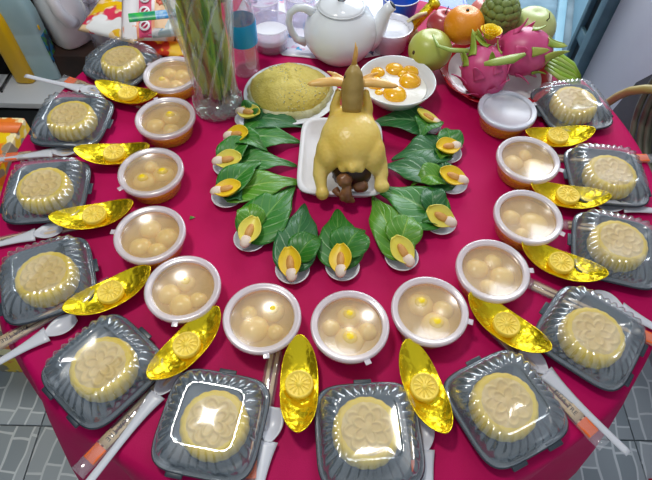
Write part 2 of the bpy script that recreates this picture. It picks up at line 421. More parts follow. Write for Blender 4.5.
boxes = [((122, 60), 150, 'farthest left, beside the snack packets'), ((71, 117), 178, 'second down the left edge'),
 ((45, 187), -172, 'third down the left edge'), ((45, 275), 23+180, 'fourth down the left edge, its cake deep yellow'),
 ((101, 365), -129, 'at the lower left over the cloth corner'), ((211, 420), -99, 'at the front left, lid dazzling with reflected light'),
 ((369, 432), -85, 'at the front centre with a rose relief showing'), ((507, 403), -63, 'at the front right beside the orange-tipped chopstick packet'),
 ((593, 332), -38, 'at the lower right where the cloth edge shows'), ((618, 245), -15, 'second up the right edge'),
 ((608, 172), -4, 'third up the right edge by the hose'), ((573, 103), 12, 'farthest right behind the fruit plate')]
box0 = cake0 = None
for (p, ang, desc) in boxes:
    c = at(p[0], p[1], 3.0); a = math.radians(ang)+PI/2
    lb = 'clear-lidded black cake box, ' + desc
    if box0 is None:
        box0 = make_box(lb, (c.x, c.y, 0), a)
        cake0 = make_cake('scalloped yellow cake in the box '+desc, (c.x, c.y, .5), a)
    else:
        dup(box0, (c.x, c.y, 0), a, lb)
        off = Vector((random.uniform(-.5, .5), random.uniform(-.5, .5)))
        dup(cake0, (c.x+off.x, c.y+off.y, .5), a+random.uniform(-.5, .5), 'scalloped yellow cake in the box '+desc)

# ================================================================== golden paper boats
def foil():
    m, nt, b, o = new_mat('gold_foil')
    setp(b, Base_Color=lin((250, 222, 40)), Metallic=.9, Roughness=.27)
    tc = node(nt, 'ShaderNodeTexCoord')
    n1 = node(nt, 'ShaderNodeTexNoise', i_Scale=55.0, i_Detail=4); n2 = node(nt, 'ShaderNodeTexVoronoi', i_Scale=95.0)
    nt.links.new(tc.outputs['Object'], n1.inputs['Vector']); nt.links.new(tc.outputs['Object'], n2.inputs['Vector'])
    ad = node(nt, 'ShaderNodeMath', operation='ADD'); nt.links.new(n1.outputs[0], ad.inputs[0]); nt.links.new(n2.outputs[0], ad.inputs[1])
    bp = node(nt, 'ShaderNodeBump', i_Strength=.5, i_Distance=.0022); nt.links.new(ad.outputs[0], bp.inputs['Height']); nt.links.new(bp.outputs[0], b.inputs['Normal'])
    return m
FO = foil(); redf = plain('orange_red_foil', (196, 62, 14), .3, metal=.5, rgb2=(170, 30, 16), scale=40)
disc_m = plain('pale_yellow_wafer', (255, 226, 92), .45, rgb2=(250, 214, 76), scale=60)
def make_boat(label, loc, rz):
    t = thing('gold_ingot_boat', label, 'paper offering', loc, rz, 'gold foil ingot boats between the boxes'); t.scale = (.97, .95, 1)
    Lh = 7.1
    def hw(u): return 2.75*max(0, 1-abs(u)**2.6)**.62+.02
    def rim(u): return 2.15+1.75*abs(u)**2.1
    def bot(u): return .05+2.9*abs(u)**2.0
    nu, nv = 41, 13
    def us(i):
        x = -1+2*i/(nu-1); return math.sin(x*PI/2)
    def top(i, j):
        u = us(i); v = -1+2*j/(nv-1); w = hw(u)
        dep = 1.05*(1-abs(u)**3)
        z = rim(u)-dep*(1-abs(v)**2.2) + .9*math.exp(-(u/.26)**2)*(1-v*v)
        z += .10*nz((u*5, v*3, 1), 1.6)*(1-abs(v)**4)
        return (u*Lh, v*w, z)
    MB().grid(top, nu, nv).build('foil_deck', FO, t)
    def hull(i, j):
        u = us(i); v = -1+2*j/(nv-1); w = hw(u)
        z = bot(u)+(rim(u)-bot(u))*abs(v)**2.4
        return (u*Lh, v*w*.99, z-.03)
    MB().grid(hull, nu, nv).build('hull', redf, t)
    rm = MB()
    for s in (-1, 1):
        rm.tube([(us(i)*Lh, s*hw(us(i)), rim(us(i))) for i in range(nu)], .09, 6)
    rm.build('rim', FO, t)
    d = MB().lathe([(0, 0), (1.95, 0), (2.1, .15), (2.1, .75), (2.0, .9), (1.78, .92), (1.72, .8), (.45, .8), (.4, .9), (0, .95)], 44).build('medallion', disc_m, t, loc=(0, 0, 1.95))
    sp = MB()
    for k in range(12):
        a = k*PI/6; 
        def fn(i, j, a=a):
            r = .55+1.1*i/5; w = (j/4-.5)*2; ww = .06+.19*(i/5)
            return ((r*math.cos(a)-w*ww*math.sin(a)), (r*math.sin(a)+w*ww*math.cos(a)), .78+.18*(1-w*w)*math.sin(PI*(.15+.8*i/5)))
        sp.grid(fn, 6, 5)
    sp.build('segments', disc_m, d)
    return t
boats = [((94, 82), (160, 96), 'farthest left, between the first two boxes'), ((73, 150), (152, 147), 'second down the left side'), ((49, 218), (135, 203), 'third down the left side'), ((65, 309), (150, 268), 'fourth down the left side'), ((150, 377), (218, 308), 'at the lower left pointing up between two cups'), ((300, 335), (298, 432), 'at the front, upright left of the centre box'), ((407, 340), (446, 432), 'at the front, right of the centre box'), ((468, 293), (551, 350), 'at the lower right with dazzling outer tip'), ((520, 243), (608, 275), 'third from the far right'), ((528, 185), (612, 197), 'second from the far right'), ((526, 133), (593, 130), 'farthest right below the box by the fruit')]
bt0 = None
for (a, b, desc) in boats:
    A, B = at(*a, 3.7), at(*b, 3.7); c = (A+B)/2; c += c.normalized()*.1; c.z = .1; d = B-A; rz = math.atan2(d.y, d.x)
    lb = 'gold foil boat ingot with round medallion, ' + desc
    if bt0 is None: bt0 = make_boat(lb, (c.x, c.y, .12), rz)
    else: dup(bt0, (c.x, c.y, .12), rz, lb)

# ================================================================== chopstick packets and spoons
sleeve = clear('packet_film', (250, 250, 250), .10, .1, bump=.4)
bamb = plain('bamboo', (232, 206, 166), .5, rgb2=(218, 188, 146), scale=20)
orng = plain('orange_print', (240, 106, 30), .45); inkm = plain('dark_ink', (24, 14, 20), .6)
whitep = plain('white_plastic', (222, 222, 226), .3)
spm = plain('spoon_plastic', (214, 215, 222), .28, sss=.05)
def text_mesh(txt, size, mat, parent, loc, rot=(0, 0, 0), name='lettering', ext=.0):
    cu = bpy.data.curves.new(name, 'FONT'); cu.body = txt; cu.size = size*CM; cu.align_x = 'CENTER'; cu.align_y = 'CENTER'; cu.extrude = ext*CM
    o = bpy.data.objects.new(name, cu); COL.objects.link(o)
    dg = bpy.context.evaluated_depsgraph_get(); me = bpy.data.meshes.new_from_object(o.evaluated_get(dg))
    bpy.data.objects.remove(o)
    me.materials.clear(); me.materials.append(mat)
    o = bpy.data.objects.new(name, me); COL.objects.link(o); o.parent = parent
    o.location = Vector(loc)*CM; o.rotation_euler = rot
    return o
def make_packet(label, loc, rz):   # long axis +x pointing outwards (orange end)
    t = thing('chopstick_packet', label, 'chopsticks', loc, rz, 'wrapped chopsticks between the boxes')
    for s in (-.45, .45):
        MB().box((18, .55, .45), (-1.2, s, .42)).build('chopstick', bamb, t, bevel=.1)
    MB().box((2.3, 1.9, .62), (8.0, 0, .42)).build('orange_band', orng, t, bevel=.12)
    MB().box((2.1, 1.75, .05), (5.6, 0, .70)).build('label_strip', bamb, t)
    def fn(i, j):
        x = -11.5+22.5*i/24; a = 2*PI*j/16
        f = 1-max(0, (x-9.2)/1.8)**2*.85 if x > 9.2 else 1
        return (x, 1.15*math.cos(a)*(1+.05*math.sin(x*3)), .42+.42*f*math.sin(a)+.03*math.sin(x*5+a))
    MB().grid(fn, 25, 16, cv=True).build('film_sleeve', sleeve, t)
    text_mesh('ĐŨA TRE', 1.0, inkm, t, (3.9, 0.0, .78))
    return t
def make_spoon(label, loc, rz):   # handle to +x, bowl at -x
    t = thing('plastic_spoon', label, 'spoon', loc, rz, 'white plastic spoons between the boxes')
    def bw(i, j):
        u = i/16; v = -1+2*j/8
        x = -8.2+4.8*u; w = 1.65*math.sin(PI*min(1, .08+u*.86))**.6*(1-.3*u**3)
        return (x, v*w, 1.0-.55*(1-v*v)*math.sin(PI*min(.98, u+.03)))
    MB().grid(bw, 17, 9).build('bowl', spm, t, solid=.1)
    def hd(i, j):
        u = i/20; v = -1+2*j/6
        w = .95*(1-u)**4+.42+.12*u
        return (-3.6+14.2*u, v*w, .95-.35*math.sin(u*PI*.5)-.18*(v*v)+.0)
    MB().grid(hd, 21, 7).build('handle', spm, t, solid=.14)
    return t
# (inner px, outer px) for packets and spoons
packs = [((118, 97), (62, 78), 'above the second left box'), ((85, 150), (-2, 158), 'above the third left box'), ((72, 226), (-40, 250), 'above the fourth left box'),
 ((66, 306), (-30, 360), 'below the fourth left box'), ((160, 385), (80, 470), 'lower left, its orange end past the cloth edge'), ((270, 380), (250, 490), 'left of the foil boat at the front left'),
 ((412, 372), (420, 490), 'under the foil boat right of the centre box'), ((520, 356), (602, 443), 'right of the front right box, orange end over the cloth edge'),
 ((532, 284), (665, 345), 'above the lower right box'), ((548, 222), (690, 240), 'above the second right box'), ((560, 158), (655, 158), 'above the third right box')]
spoons = [((98, 93), (66, 85), 'above the second left box'), ((75, 150), (-30, 162), 'above the third left box'), ((60, 229), (-40, 253), 'above the fourth left box'),
 ((73, 320), (-20, 372), 'below the fourth left box, handle reaching the frame edge'), ((176, 371), (96, 472), 'lower left between two boxes'), ((274, 412), (256, 500), 'left of the centre box, its bowl uppermost'),
 ((421, 420), (432, 520), 'right of the centre box, mostly under it'), ((524, 352), (600, 425), 'right of the front right box'),
 ((596, 296), (668, 334), 'behind the lower right box'), ((600, 205), (690, 214), 'behind the second right box')]
p0 = s0 = None
for (a, b, d) in packs:
    A, B = at(*a, .5), at(*b, .5); v = (B-A).normalized(); rz = math.atan2(v.y, v.x); c = B - v*10.5
    lb = 'wrapped chopsticks, ' + d
    if p0 is None: p0 = make_packet(lb, (c.x, c.y, 0), rz)
    else: dup(p0, (c.x, c.y, 0), rz, lb)
for (a, b, d) in spoons:
    A, B = at(*a, .7), at(*b, .7); v = (B-A).normalized(); rz = math.atan2(v.y, v.x); c = A + v*7.6
    lb = 'white plastic spoon, ' + d
    if s0 is None: s0 = make_spoon(lb, (c.x, c.y, .02), rz)
    else: dup(s0, (c.x, c.y, .02), rz, lb)

# ================================================================== betel dishes
dishm = plain('white_dish_plastic', (226, 226, 232), .25)
def leaf_mat(name, c1, c2, cv):
    m, nt, b, o = new_mat(name)
    tc = node(nt, 'ShaderNodeTexCoord'); sp = node(nt, 'ShaderNodeSeparateXYZ'); nt.links.new(tc.outputs['UV'], sp.inputs[0])
    def mth(op, a, bb=None, cl=False):
        n = node(nt, 'ShaderNodeMath', operation=op); n.use_clamp = cl
        for i, x in enumerate((a, bb)):
            if x is None: continue
            if isinstance(x, (int, float)): n.inputs[i].default_value = x
            else: nt.links.new(x, n.inputs[i])
        return n.outputs[0]
    av = mth('ABSOLUTE', mth('SUBTRACT', sp.outputs[1], .5))
    w = mth('SUBTRACT', mth('MULTIPLY', sp.outputs[0], 6.5), mth('MULTIPLY', av, 5.0))
    fr = mth('ABSOLUTE', mth('SUBTRACT', mth('FRACT', w), .5))
    side = mth('SUBTRACT', 1, mth('MULTIPLY', fr, 9), True)
    mid = mth('SUBTRACT', 1, mth('MULTIPLY', av, 28), True)
    vein = mth('MAXIMUM', mth('MULTIPLY', side, .5), mid)
    n = node(nt, 'ShaderNodeTexNoise', i_Scale=40.0, i_Detail=3); nt.links.new(tc.outputs['Object'], n.inputs['Vector'])
    r = node(nt, 'ShaderNodeMixRGB'); r.inputs[1].default_value = lin(c1); r.inputs[2].default_value = lin(c2); nt.links.new(n.outputs[0], r.inputs[0])
    r2 = node(nt, 'ShaderNodeMixRGB'); r2.inputs[2].default_value = lin(cv); nt.links.new(r.outputs[0], r2.inputs[1]); nt.links.new(vein, r2.inputs[0])
    nt.links.new(r2.outputs[0], b.inputs['Base Color'])
    bp = node(nt, 'ShaderNodeBump', i_Strength=.6, i_Distance=.0015)
    hh = mth('ADD', mth('MULTIPLY', vein, -1.0), mth('MULTIPLY', n.outputs[0], .6))
    nt.links.new(hh, bp.inputs['Height']); nt.links.new(bp.outputs[0], b.inputs['Normal'])
    setp(b, Roughness=.36, Specular_IOR_Level=.5)
    return m
LM = [leaf_mat('betel_green', (34, 104, 30), (58, 132, 40), (120, 168, 84)), leaf_mat('betel_deep_green', (24, 88, 40), (50, 116, 58), (104, 150, 96)), leaf_mat('betel_fresh_green', (66, 128, 22), (96, 152, 34), (150, 186, 84))]
def leaf(label, base, tip, width, mat, z0=1.2, z1=.5, hump=1.6, fold=.5, group='betel leaves on the small dishes', curl=0, lobe=.0):
    """heart-shaped blade from base to tip (cm points)"""
    base = Vector(base); tip = Vector(tip); d = tip-base; L = d.length; rz = math.atan2(d.y, d.x)
    nu, nv = 30, 13
    sd = random.random()*50
    def fn(i, j):
        u = i/(nu-1); v = -1+2*j/(nv-1)
        w = width/2*(math.sin(PI*min(1, u**.62))**.8*(1-.35*u)+.02)*1.18
        if u > .6: w *= 1-.25*math.sin(PI*(u-.6)/.4)
        w *= 1+lobe*math.sin(u*9+sd)
        # cordate base reaches back
        x = L*u - abs(v)**1.5*(1-u)**3*width*.16
        y = v*w + curl*(u*u)*2
        z = z0+(z1-z0)*u + hump*math.sin(PI*u)**1.0 + fold*abs(v)*w*.35 - .18*abs(v)**2*w*.5 + .22*math.sin(u*11+v*2+sd)*abs(v)
        z += .12*math.sin((u*6.5-abs(v)*2.5)*2*PI)*abs(v)*(1-abs(v))*2
        return (x, y, max(z, .12))
    o = MB().grid(fn, nu, nv, uv=True).build('betel_leaf', mat, loc=(base.x, base.y, 0), rz=rz, solid=.05)
    return tag(o, label, 'leaf', group)
askin = plain('areca_skin_yellow', (238, 222, 84), .4, rgb2=(226, 212, 92), scale=50)
askin2 = plain('areca_skin_orange', (246, 210, 40), .4, rgb2=(238, 196, 34), scale=50)
aflesh = plain('areca_flesh', (214, 172, 110), .6, rgb2=(196, 138, 72), scale=80)
acore = plain('areca_core_brown', (222, 164, 88), .5, rgb2=(206, 142, 70), scale=120)
aend = plain('areca_husk_pink', (244, 226, 208), .6, rgb2=(232, 206, 186), scale=60)
def areca(label, loc, rz, skin, roll=0.3, tilt=.35):
    """a quarter wedge of areca nut: +x points outward (pale husk end)"""
    t = thing('areca_wedge', label, 'nut slice', loc, rz, 'areca nut wedges on the small dishes')
    t.rotation_euler = (roll, tilt, rz); t.scale = (1.3, 1.3, 1.3)
    n, m = 18, 10
    def shell(i, j):
        u = i/(n-1); a = -PI/2+PI*j/(m-1); r = 1.45*math.sin(PI*(.05+.9*u))**.75
        return (-2.3+3.9*u, r*math.sin(a)*1.0, 1.0+(-r*math.cos(a)*.62))
    MB().grid(shell, n, m).build('skin', skin, t, solid=.12)
    def cut(i, j):
        u = i/(n-1); v = -1+2*j/(m-1); r = 1.38*math.sin(PI*(.05+.9*u))**.75
        return (-2.3+3.9*u, r*v, .98-.35*(1-v*v))
    MB().grid(cut, n, m).build('flesh', skin, t)
    MB().ell((-.1, 0, .8), (1.15, .52, .30), nu=16, nv=8).build('core', acore, t)
    MB().ell((1.35, 0, .72), (.95, .74, .48), nu=16, nv=8, fn=lambda d: 1-.12*d.x).build('husk', aend, t)
    return t
# dish pixel, leaf list (base px offset toward centre handled), tip pixels
DW = ['farthest left beside the rice plate', 'second down the left', 'third down the left', 'fourth down the left', 'fifth down the left side', 'sixth on the left, front left', 'at the front centre', 'at the front right', 'lowest on the right', 'second up the right', 'third up the right', 'farthest right below the white bowl']
dishes = [((246, 119), [((306, 131), 6.5, 1)], [((262, 112), 3.0)], 0), ((235, 141), [((303, 141), 7.0, 0)], [((268, 155), 3.0)], 1), ((225, 166), [((297, 164), 5.6, 0)], [((252, 140), 3.5)], 0),
 ((224, 197), [((302, 178), 7.0, 2)], [((262, 165), 3.6)], 1), ((248, 241), [((300, 187), 8.2, 0), ((246, 207), 4.6, 2)], [], 0), ((292, 273), [((304, 203), 7.2, 1), ((323, 238), 5.0, 0)], [], 2),
 ((343, 270), [((331, 209), 7.2, 0), ((361, 230), 6.2, 0)], [], 3), ((403, 260), [((367, 196), 6.6, 2), ((410, 216), 5.6, 2)], [], 0), ((443, 224), [((376, 186), 8.6, 0), ((425, 188), 4.2, 1)], [], 0),
 ((455, 184), [((379, 164), 7.2, 1), ((410, 186), 5.4, 2)], [], 1), ((450, 153), [((391, 155), 7.6, 1)], [((445, 132), 3.2)], 1), ((430, 126), [((371, 121), 7.4, 1)], [((420, 142), 3.6)], 0)]
dish0 = None
for k, ((px, py), lv, small, sk) in enumerate(dishes):
    c = at(px, py, .9); cc = Vector((2.0, 2.0, 0))
    inn = at(*lv[0][0], 1)-c; inn.z = 0; inn.normalize()
    ctr = c + inn*.6
    lb = 'small white round dish under a betel leaf, ' + DW[k]
    if dish0 is None:
        dish0 = MB().lathe([(0, 0), (1.7, 0), (2.0, .1), (2.6, .7), (2.85, 1.15), (2.8, 1.22), (2.65, 1.15), (2.35, .75), (1.8, .28), (0, .25)], 36).build('small_dish', dishm, loc=(ctr.x, ctr.y, 0))
        tag(dish0, lb, 'dish', 'small dishes in the inner ring')
    else:
        dup(dish0, (ctr.x, ctr.y, 0), 0, lb)
    for q, (tp, w, mi) in enumerate(lv):
        T = at(*tp, .6); b = ctr + inn*.1 if q == 0 else ctr + inn*1.2 + (T-ctr).normalized()*1.0
        leaf('%s betel leaf, %s' % (['long pointed', 'smaller second'][q], DW[k]), (b.x, b.y), (T.x, T.y), w*1.0, LM[mi],
             z0=1.35+.35*q, z1=.4+.6*q, hump=1.2+.5*q, fold=.55 if q == 0 else .9, curl=random.uniform(-.6, .6), lobe=.06)
    for (tp, w) in small:
        T = at(*tp, 1.2); b = ctr - inn*.4
        leaf('small folded betel leaf, ' + DW[k], (b.x, b.y), (T.x, T.y), w*1.5, LM[0], z0=1.6, z1=2.2, hump=1.2, fold=1.2)
    # leaf base flap left standing beside the wedge
    out = -inn; side = Vector((-out.y, out.x, 0))
    side = side*(1 if k % 2 else -1); fb = ctr+inn*.6; ft = ctr + side*3.0 + inn*2.2
    if k not in (5, 6): leaf('short betel leaf curled in the dish, ' + DW[k], (fb.x, fb.y), (ft.x, ft.y), 3.6, LM[(k+1) % 3], z0=.9, z1=2.4, hump=.5, fold=1.0)
    rz = math.atan2(out.y, out.x)+random.uniform(-.3, .3)
    areca('yellow areca nut wedge, ' + DW[k], (ctr.x+inn.x*.1, ctr.y+inn.y*.1, 2.0), rz, askin2 if sk in (1, 2, 3) else askin, roll=random.uniform(-.5, .5), tilt=random.uniform(.2, .45))
bit = MB().grid(lambda i, j: (i*.5, (j-1)*.35*(2-i)*.6, .12+.05*i), 3, 3).build('leaf_scrap', LM[0], loc=tuple(at(190, 218, 0)), solid=.03)
tag(bit, 'tiny green leaf scrap on the cloth right of the left cups', 'leaf')

# ================================================================== chicken on a white tray
foam = plain('white_foam', (228, 226, 230), .5, bump=.05, bscale=200)
trc = at(343, 166, 1); trc = Vector((1.4, -.6, 0))
def rrect(rows, n=96, T=None, asp=1.0, e=7):
    mb = MB()
    def fn(i, j):
        a = 2*PI*i/n; h, z = rows[j]; r = sq(a, h, e)
        return (r*math.cos(a), r*math.sin(a)*(h+asp)/h if h > .1 else 0, z)
    return mb.grid(fn, n, len(rows), cu=True, T=T)
tr = rrect([(.01, .3), (6, .3), (6.5, .05), (6.7, .3), (7.3, 2.3), (7.8, 2.4), (7.85, 2.2), (8.0, 2.25), (7.95, 2.55), (7.3, 2.65), (7.05, 2.4), (6.3, .8), (.01, .6)], asp=2.0).build('foam_tray', foam, loc=trc, rz=math.radians(-1))
tag(tr, 'white foam tray under the boiled chicken', 'tray')
skin = plain('chicken_skin', (228, 194, 88), .35, rgb2=(240, 212, 120), scale=14, sss=.2, bump=.25, bscale=160, kind='v')
skin_h = plain('chicken_head_skin', (160, 132, 66), .42, rgb2=(178, 150, 84), scale=40, bump=.3, bscale=220)
skin_w = plain('chicken_wing_skin', (228, 186, 104), .38, rgb2=(222, 172, 90), scale=25, sss=.2)
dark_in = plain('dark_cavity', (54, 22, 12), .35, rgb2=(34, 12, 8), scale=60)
giz = plain('giblet_brown', (150, 104, 66), .32, rgb2=(110, 66, 40), scale=60, bump=.3)
ck = thing('boiled_chicken', 'whole boiled yellow chicken with head raised and wings spread, on foam tray', 'chicken', (2.9, -1.5, 1.0))
b = MB()
b.ell((0, -1.6, 7.6), (5.5, 5.9, 4.6), nu=40, nv=24)       # body
b.ell((0, 1.6, 7.2), (4.7, 4.6, 4.2))
b.ell((0, 3.4, 7.0), (3.6, 2.8, 3.2))
b.ell((-3.7, -3.6, 6.4), (2.5, 3.6, 3.4)); b.ell((3.7, -3.6, 6.4), (2.5, 3.6, 3.4))   # thighs
b.tube([(-4.6, -4.5, 5.6), (-5.3, -7.0, 3.9), (-4.9, -9.0, 2.4)], [2.0, 1.35, .95], 14); b.ell((-4.8, -9.4, 2.1), (1.3, 1.25, 1.35))
b.tube([(4.6, -4.3, 5.4), (5.6, -6.4, 3.9), (5.4, -8.0, 3.0)], [2.0, 1.35, 1.0], 14); b.ell((5.7, -8.2, 2.9), (1.5, 1.15, 1.2))
b.ell((.3, -6.9, 7.2), (2.1, 1.5, 1.2)); b.ell((.2, -8.0, 7.2), (.9, .9, .9)); b.ell((1.6, -7.4, 6.5), (.9, .9, .7)); b.ell((-1.3, -7.4, 6.4), (.9, .8, .7))  # tail
b.tube([(-2.6, 3.0, 8.0), (-3.0, 3.8, 10.6), (-2.2, 4.6, 13.8)], [1.3, .95, .7], 12)
b.tube([(2.6, 3.0, 8.0), (3.0, 3.8, 10.6), (2.2, 4.6, 13.8)], [1.3, .95, .7], 12)
cb = b.build('body', skin, ck, remesh=.3)
# head and neck leaning back between the wings
h = MB()
h.tube([(0, 3.4, 8.4), (0, 2.4, 9.4), (0, 2.5, 11.8), (0, 3.9, 14.8), (.1, 4.9, 17.0), (.1, 5.5, 18.2)], [.9, 1.5, 1.85, 2.0, 1.5, .6], 20)
h.ell((0, 4.6, 16.2), (1.5, 1.6, 2.0)); h.ell((0, 2.3, 10.9), (1.7, 1.5, 2.5))
hd = h.build('head', skin_h, ck, remesh=.18)
MB().tube([(.1, 5.7, 18.0), (.15, 6.1, 19.6), (.2, 6.5, 20.8), (.1, 6.7, 21.6)], [.5, .32, .2, .05], 10).build('beak', skin_w, hd)
MB().tube([(.0, 6.3, 17.6), (.4, 7.2, 19.0), (.5, 7.5, 20.2)], [.45, .35, .05], 8).build('beak', skin_w, hd)
cm_ = MB()
for q in range(5): cm_.ell((.15*math.sin(q), 6.0-.0*q, 14.6+q*.8), (.28, .55, .55), nu=10, nv=7)
cm_.build('comb', skin_w, hd)
for s in (-1, 1):
    MB().ell((s*1.42, 4.2, 16.6), (.18, .34, .34), nu=12, nv=8).build('eye', plain('dull_eye', (60, 46, 30), .3), hd)
for s in (-1, 1):
    w = MB(); w.tube([(s*1.6, 4.9, 14.8), (s*3.4, 5.0, 15.0), (s*5.6, 4.6, 15.0), (s*7.4, 4.3, 14.9), (s*8.0, 4.2, 14.9)], [.85, 1.0, .95, .55, .08], 12, flat=.7)
    w.tube([(s*1.6, 5.9, 14.6), (s*3.2, 6.4, 15.4), (s*4.6, 6.7, 15.8)], [.6, .45, .15], 10)
    w.build('wing_tip', skin_w, ck, remesh=.18)
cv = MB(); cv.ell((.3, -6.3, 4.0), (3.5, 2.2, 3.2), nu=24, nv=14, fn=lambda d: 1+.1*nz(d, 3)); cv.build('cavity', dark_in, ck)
g = MB(); g.ell((-1.0, -8.4, 4.6), (1.5, 1.3, 1.4), nu=16, nv=10, fn=lambda d: 1+.15*nz(d, 2, 1)); g.ell((1.9, -8.2, 3.0), (1.5, 1.3, 1.2), nu=16, nv=10, fn=lambda d: 1+.15*nz(d, 2, 2))
g.tube([(-.3, -9.0, 4.2), (-.5, -9.9, 2.8), (-.1, -10.4, 1.8), (1.0, -10.7, 1.5)], [.6, .95, .95, .25], 10); g.tube([(-.5, -9.2, 3.8), (-1.3, -10.1, 2.3), (-1.2, -10.5, 1.5)], [.6, .8, .4], 10)
g.tube([(-2.6, -8.2, 1.9), (-1.7, -9.4, 1.6)], [.8, .5], 10)
g.build('giblets', giz, ck, remesh=.15)

# ================================================================== rice mound, white bowl
porc = plain('white_porcelain', (232, 235, 240), .14, coat=.3)
rc = at(291, 94, 1)
pl = MB().lathe([(0, .3), (5.6, .3), (6, 0), (6.2, .3), (8.5, .9), (9.9, 1.35), (10.0, 1.5), (9.8, 1.55), (8.3, 1.15), (6.3, .6), (0, .55)], 64).build('white_plate', porc, loc=(rc.x, rc.y, 0))
tag(pl, 'round white plate under the yellow sticky rice mound', 'plate')
ricem = plain('yellow_sticky_rice', (222, 202, 104), .55, rgb2=(204, 182, 76), scale=22, bump=.9, bscale=230, lo=.3, hi=.7)
ricew = plain('pale_sticky_rice', (216, 214, 178), .5, rgb2=(196, 190, 130), scale=40, bump=.8, bscale=200)
rm = thing('sticky_rice_mound', 'domed mound of yellow sticky rice on the white plate', 'food', (rc.x-.2, rc.y-.1, .6))
def dome(i, j):
    a = 2*PI*i/72; u = j/24; r = 8.3*math.sin(u*PI/2)
    z = 5.2*math.cos(u*PI/2)**.75
    k = 1+.05*math.sin(a*2+1)+.03*math.sin(a*5)
    p = Vector((r*k*math.cos(a), r*k*math.sin(a)*.97, z))
    q = .28*nz(p, .55) + .16*nz(p, 1.6, 2)+.08*nz(p, 4, 3)
    return (p.x, p.y, max(0, p.z+q*(1 if j < 24 else 0)+(-.2 if j == 24 else 0)))
MB().grid(dome, 72, 25, cu=True).build('yellow_crust', ricem, rm)
lw = MB().lathe([(7.6, 0), (8.5, .1), (8.75, .8), (8.3, 1.8), (7.4, 2.0)], 72, rf=lambda a, j: (1+.05*math.sin(a*2+1)+.03*math.sin(a*5))*(.995 + .02*math.sin(a*23)))
lw.build('rice_edge', ricew, rm)
stuffm = MB()
for q in range(420):
    a = random.uniform(0, 2*PI); r = 8.0*math.sqrt(random.random()); z = 5.15*max(0, 1-(r/8.4)**2)**.42
    stuffm.ell((r*math.cos(a), r*math.sin(a)*.97, z+.02), (.2, .12, .11), RE(random.random(), random.random(), random.random()*3), nu=6, nv=4)
st = stuffm.build('rice_grains', ricew, rm); st['kind'] = 'stuff'

bc = at(397, 92, 1.2); bc = Vector((at(397, 80, 5.2).x, at(397, 80, 5.2).y, 0))
bo = MB().lathe([(0, .45), (3.2, .45), (3.4, 0), (3.8, 0), (4.0, .5), (6.2, 2.4), (7.5, 4.3), (8.05, 5.3), (7.95, 5.42), (7.75, 5.3), (7.2, 4.2), (5.9, 2.6), (3.6, 1.1), (0, .9)], 64).build('white_bowl', porc, loc=tuple(bc))
tag(bo, 'white porcelain bowl of yellow rice balls in milk', 'bowl')
milk = plain('coconut_milk', (236, 232, 222), .2)
mk = MB().lathe([(0, 1.2), (3.6, 1.5), (5.8, 2.75), (6.45, 3.45), (6.3, 3.5), (0, 3.5)], 48).build('coconut_milk', milk, loc=tuple(bc))
tag(mk, 'white coconut milk filling the porcelain bowl', 'milk')
yolk = plain('glossy_yellow_ball', (246, 186, 18), .18, rgb2=(236, 166, 14), scale=30, coat=.3, sss=.1)
for (px, py, r, d) in [(395, 68, 1.7, 'at the back'), (375, 82, 1.7, 'at the left'), (410, 80, 2.0, 'largest at the right'), (395, 93, 2.1, 'nearest at the front'), (379, 91, .75, 'smallest, front left'), (403, 73, 1.0, 'small, back right'), (411, 70, 1.5, 'far right behind the largest'), (378, 71, 1.3, 'far left near the chicken wing')]:
    c = at(px, py, 3.9)
    o = MB().ell((0, 0, 0), (r*1.22, r*1.15, r*.66), nu=20, nv=12, fn=lambda d: 1+.06*nz(d, 1.5, px)).build('yellow_rice_ball', yolk, loc=(c.x, c.y, 3.5), rz=random.random()*3)
    tag(o, 'glossy yellow ball in the milk of the white bowl, '+d, 'rice ball', 'yellow balls in the white bowl')

# ================================================================== teapot
tp = thing('teapot', 'white porcelain teapot with lid, spout right and loop handle left', 'teapot', (1.0, 33.6, .1)); tp.scale = (1.03, 1.03, 1.05)
body = [(0, .3), (4.2, .3), (4.6, 0), (4.9, .4), (6.4, 1.8), (7.7, 4.0), (7.9, 6.0), (7.3, 8.2), (6.1, 10.0), (4.9, 11.0), (4.6, 11.4), (4.3, 11.4), (4.3, 11.1)]
MB().lathe(body, 64).build('body', porc, tp)
ld = MB().lathe([(4.75, 11.3), (4.7, 11.55), (4.2, 11.9), (2.6, 12.4), (1.2, 12.7), (0, 12.75)], 56).build('lid', porc, tp)
steel = plain('polished_steel', (190, 192, 196), .2, metal=1)
MB().lathe([(0.9, 12.6), (.8, 13.0), (.5, 13.4), (.9, 13.9), (1.2, 14.4), (.9, 14.9), (0, 15.1)], 28).build('knob', steel, ld)
MB().lathe([(4.9, 11.25), (5.0, 11.42), (4.75, 11.5)], 56).build('lid_rim', porc, ld)
MB().tube([(5.8, 0, 3.6), (7.2, 0, 4.8), (8.2, 0, 6.8), (8.9, 0, 8.9), (9.6, 0, 10.4), (10.6, 0, 11.4)], [3.0, 2.4, 1.9, 1.5, 1.2, 1.15], 20).build('spout', porc, tp)
MB().tube([(10.5, 0, 11.3), (10.75, 0, 11.55)], [.85, .85], 16).build('spout_hollow_shade', dk, tp)  # dark plug painted in for the shade inside the spout
MB().tube([(-5.4, 0, 9.9), (-7.6, 0, 11.0), (-9.2, 0, 11.1), (-10.6, 0, 10.0), (-11.0, 0, 8.0), (-10.4, 0, 5.8), (-9.4, 0, 4.0), (-7.4, 0, 3.2)], [.85, .75, .68, .65, .62, .62, .68, .85], 14, flat=1.2).build('handle', porc, tp)
tp.rotation_euler = (0, 0, math.radians(4))

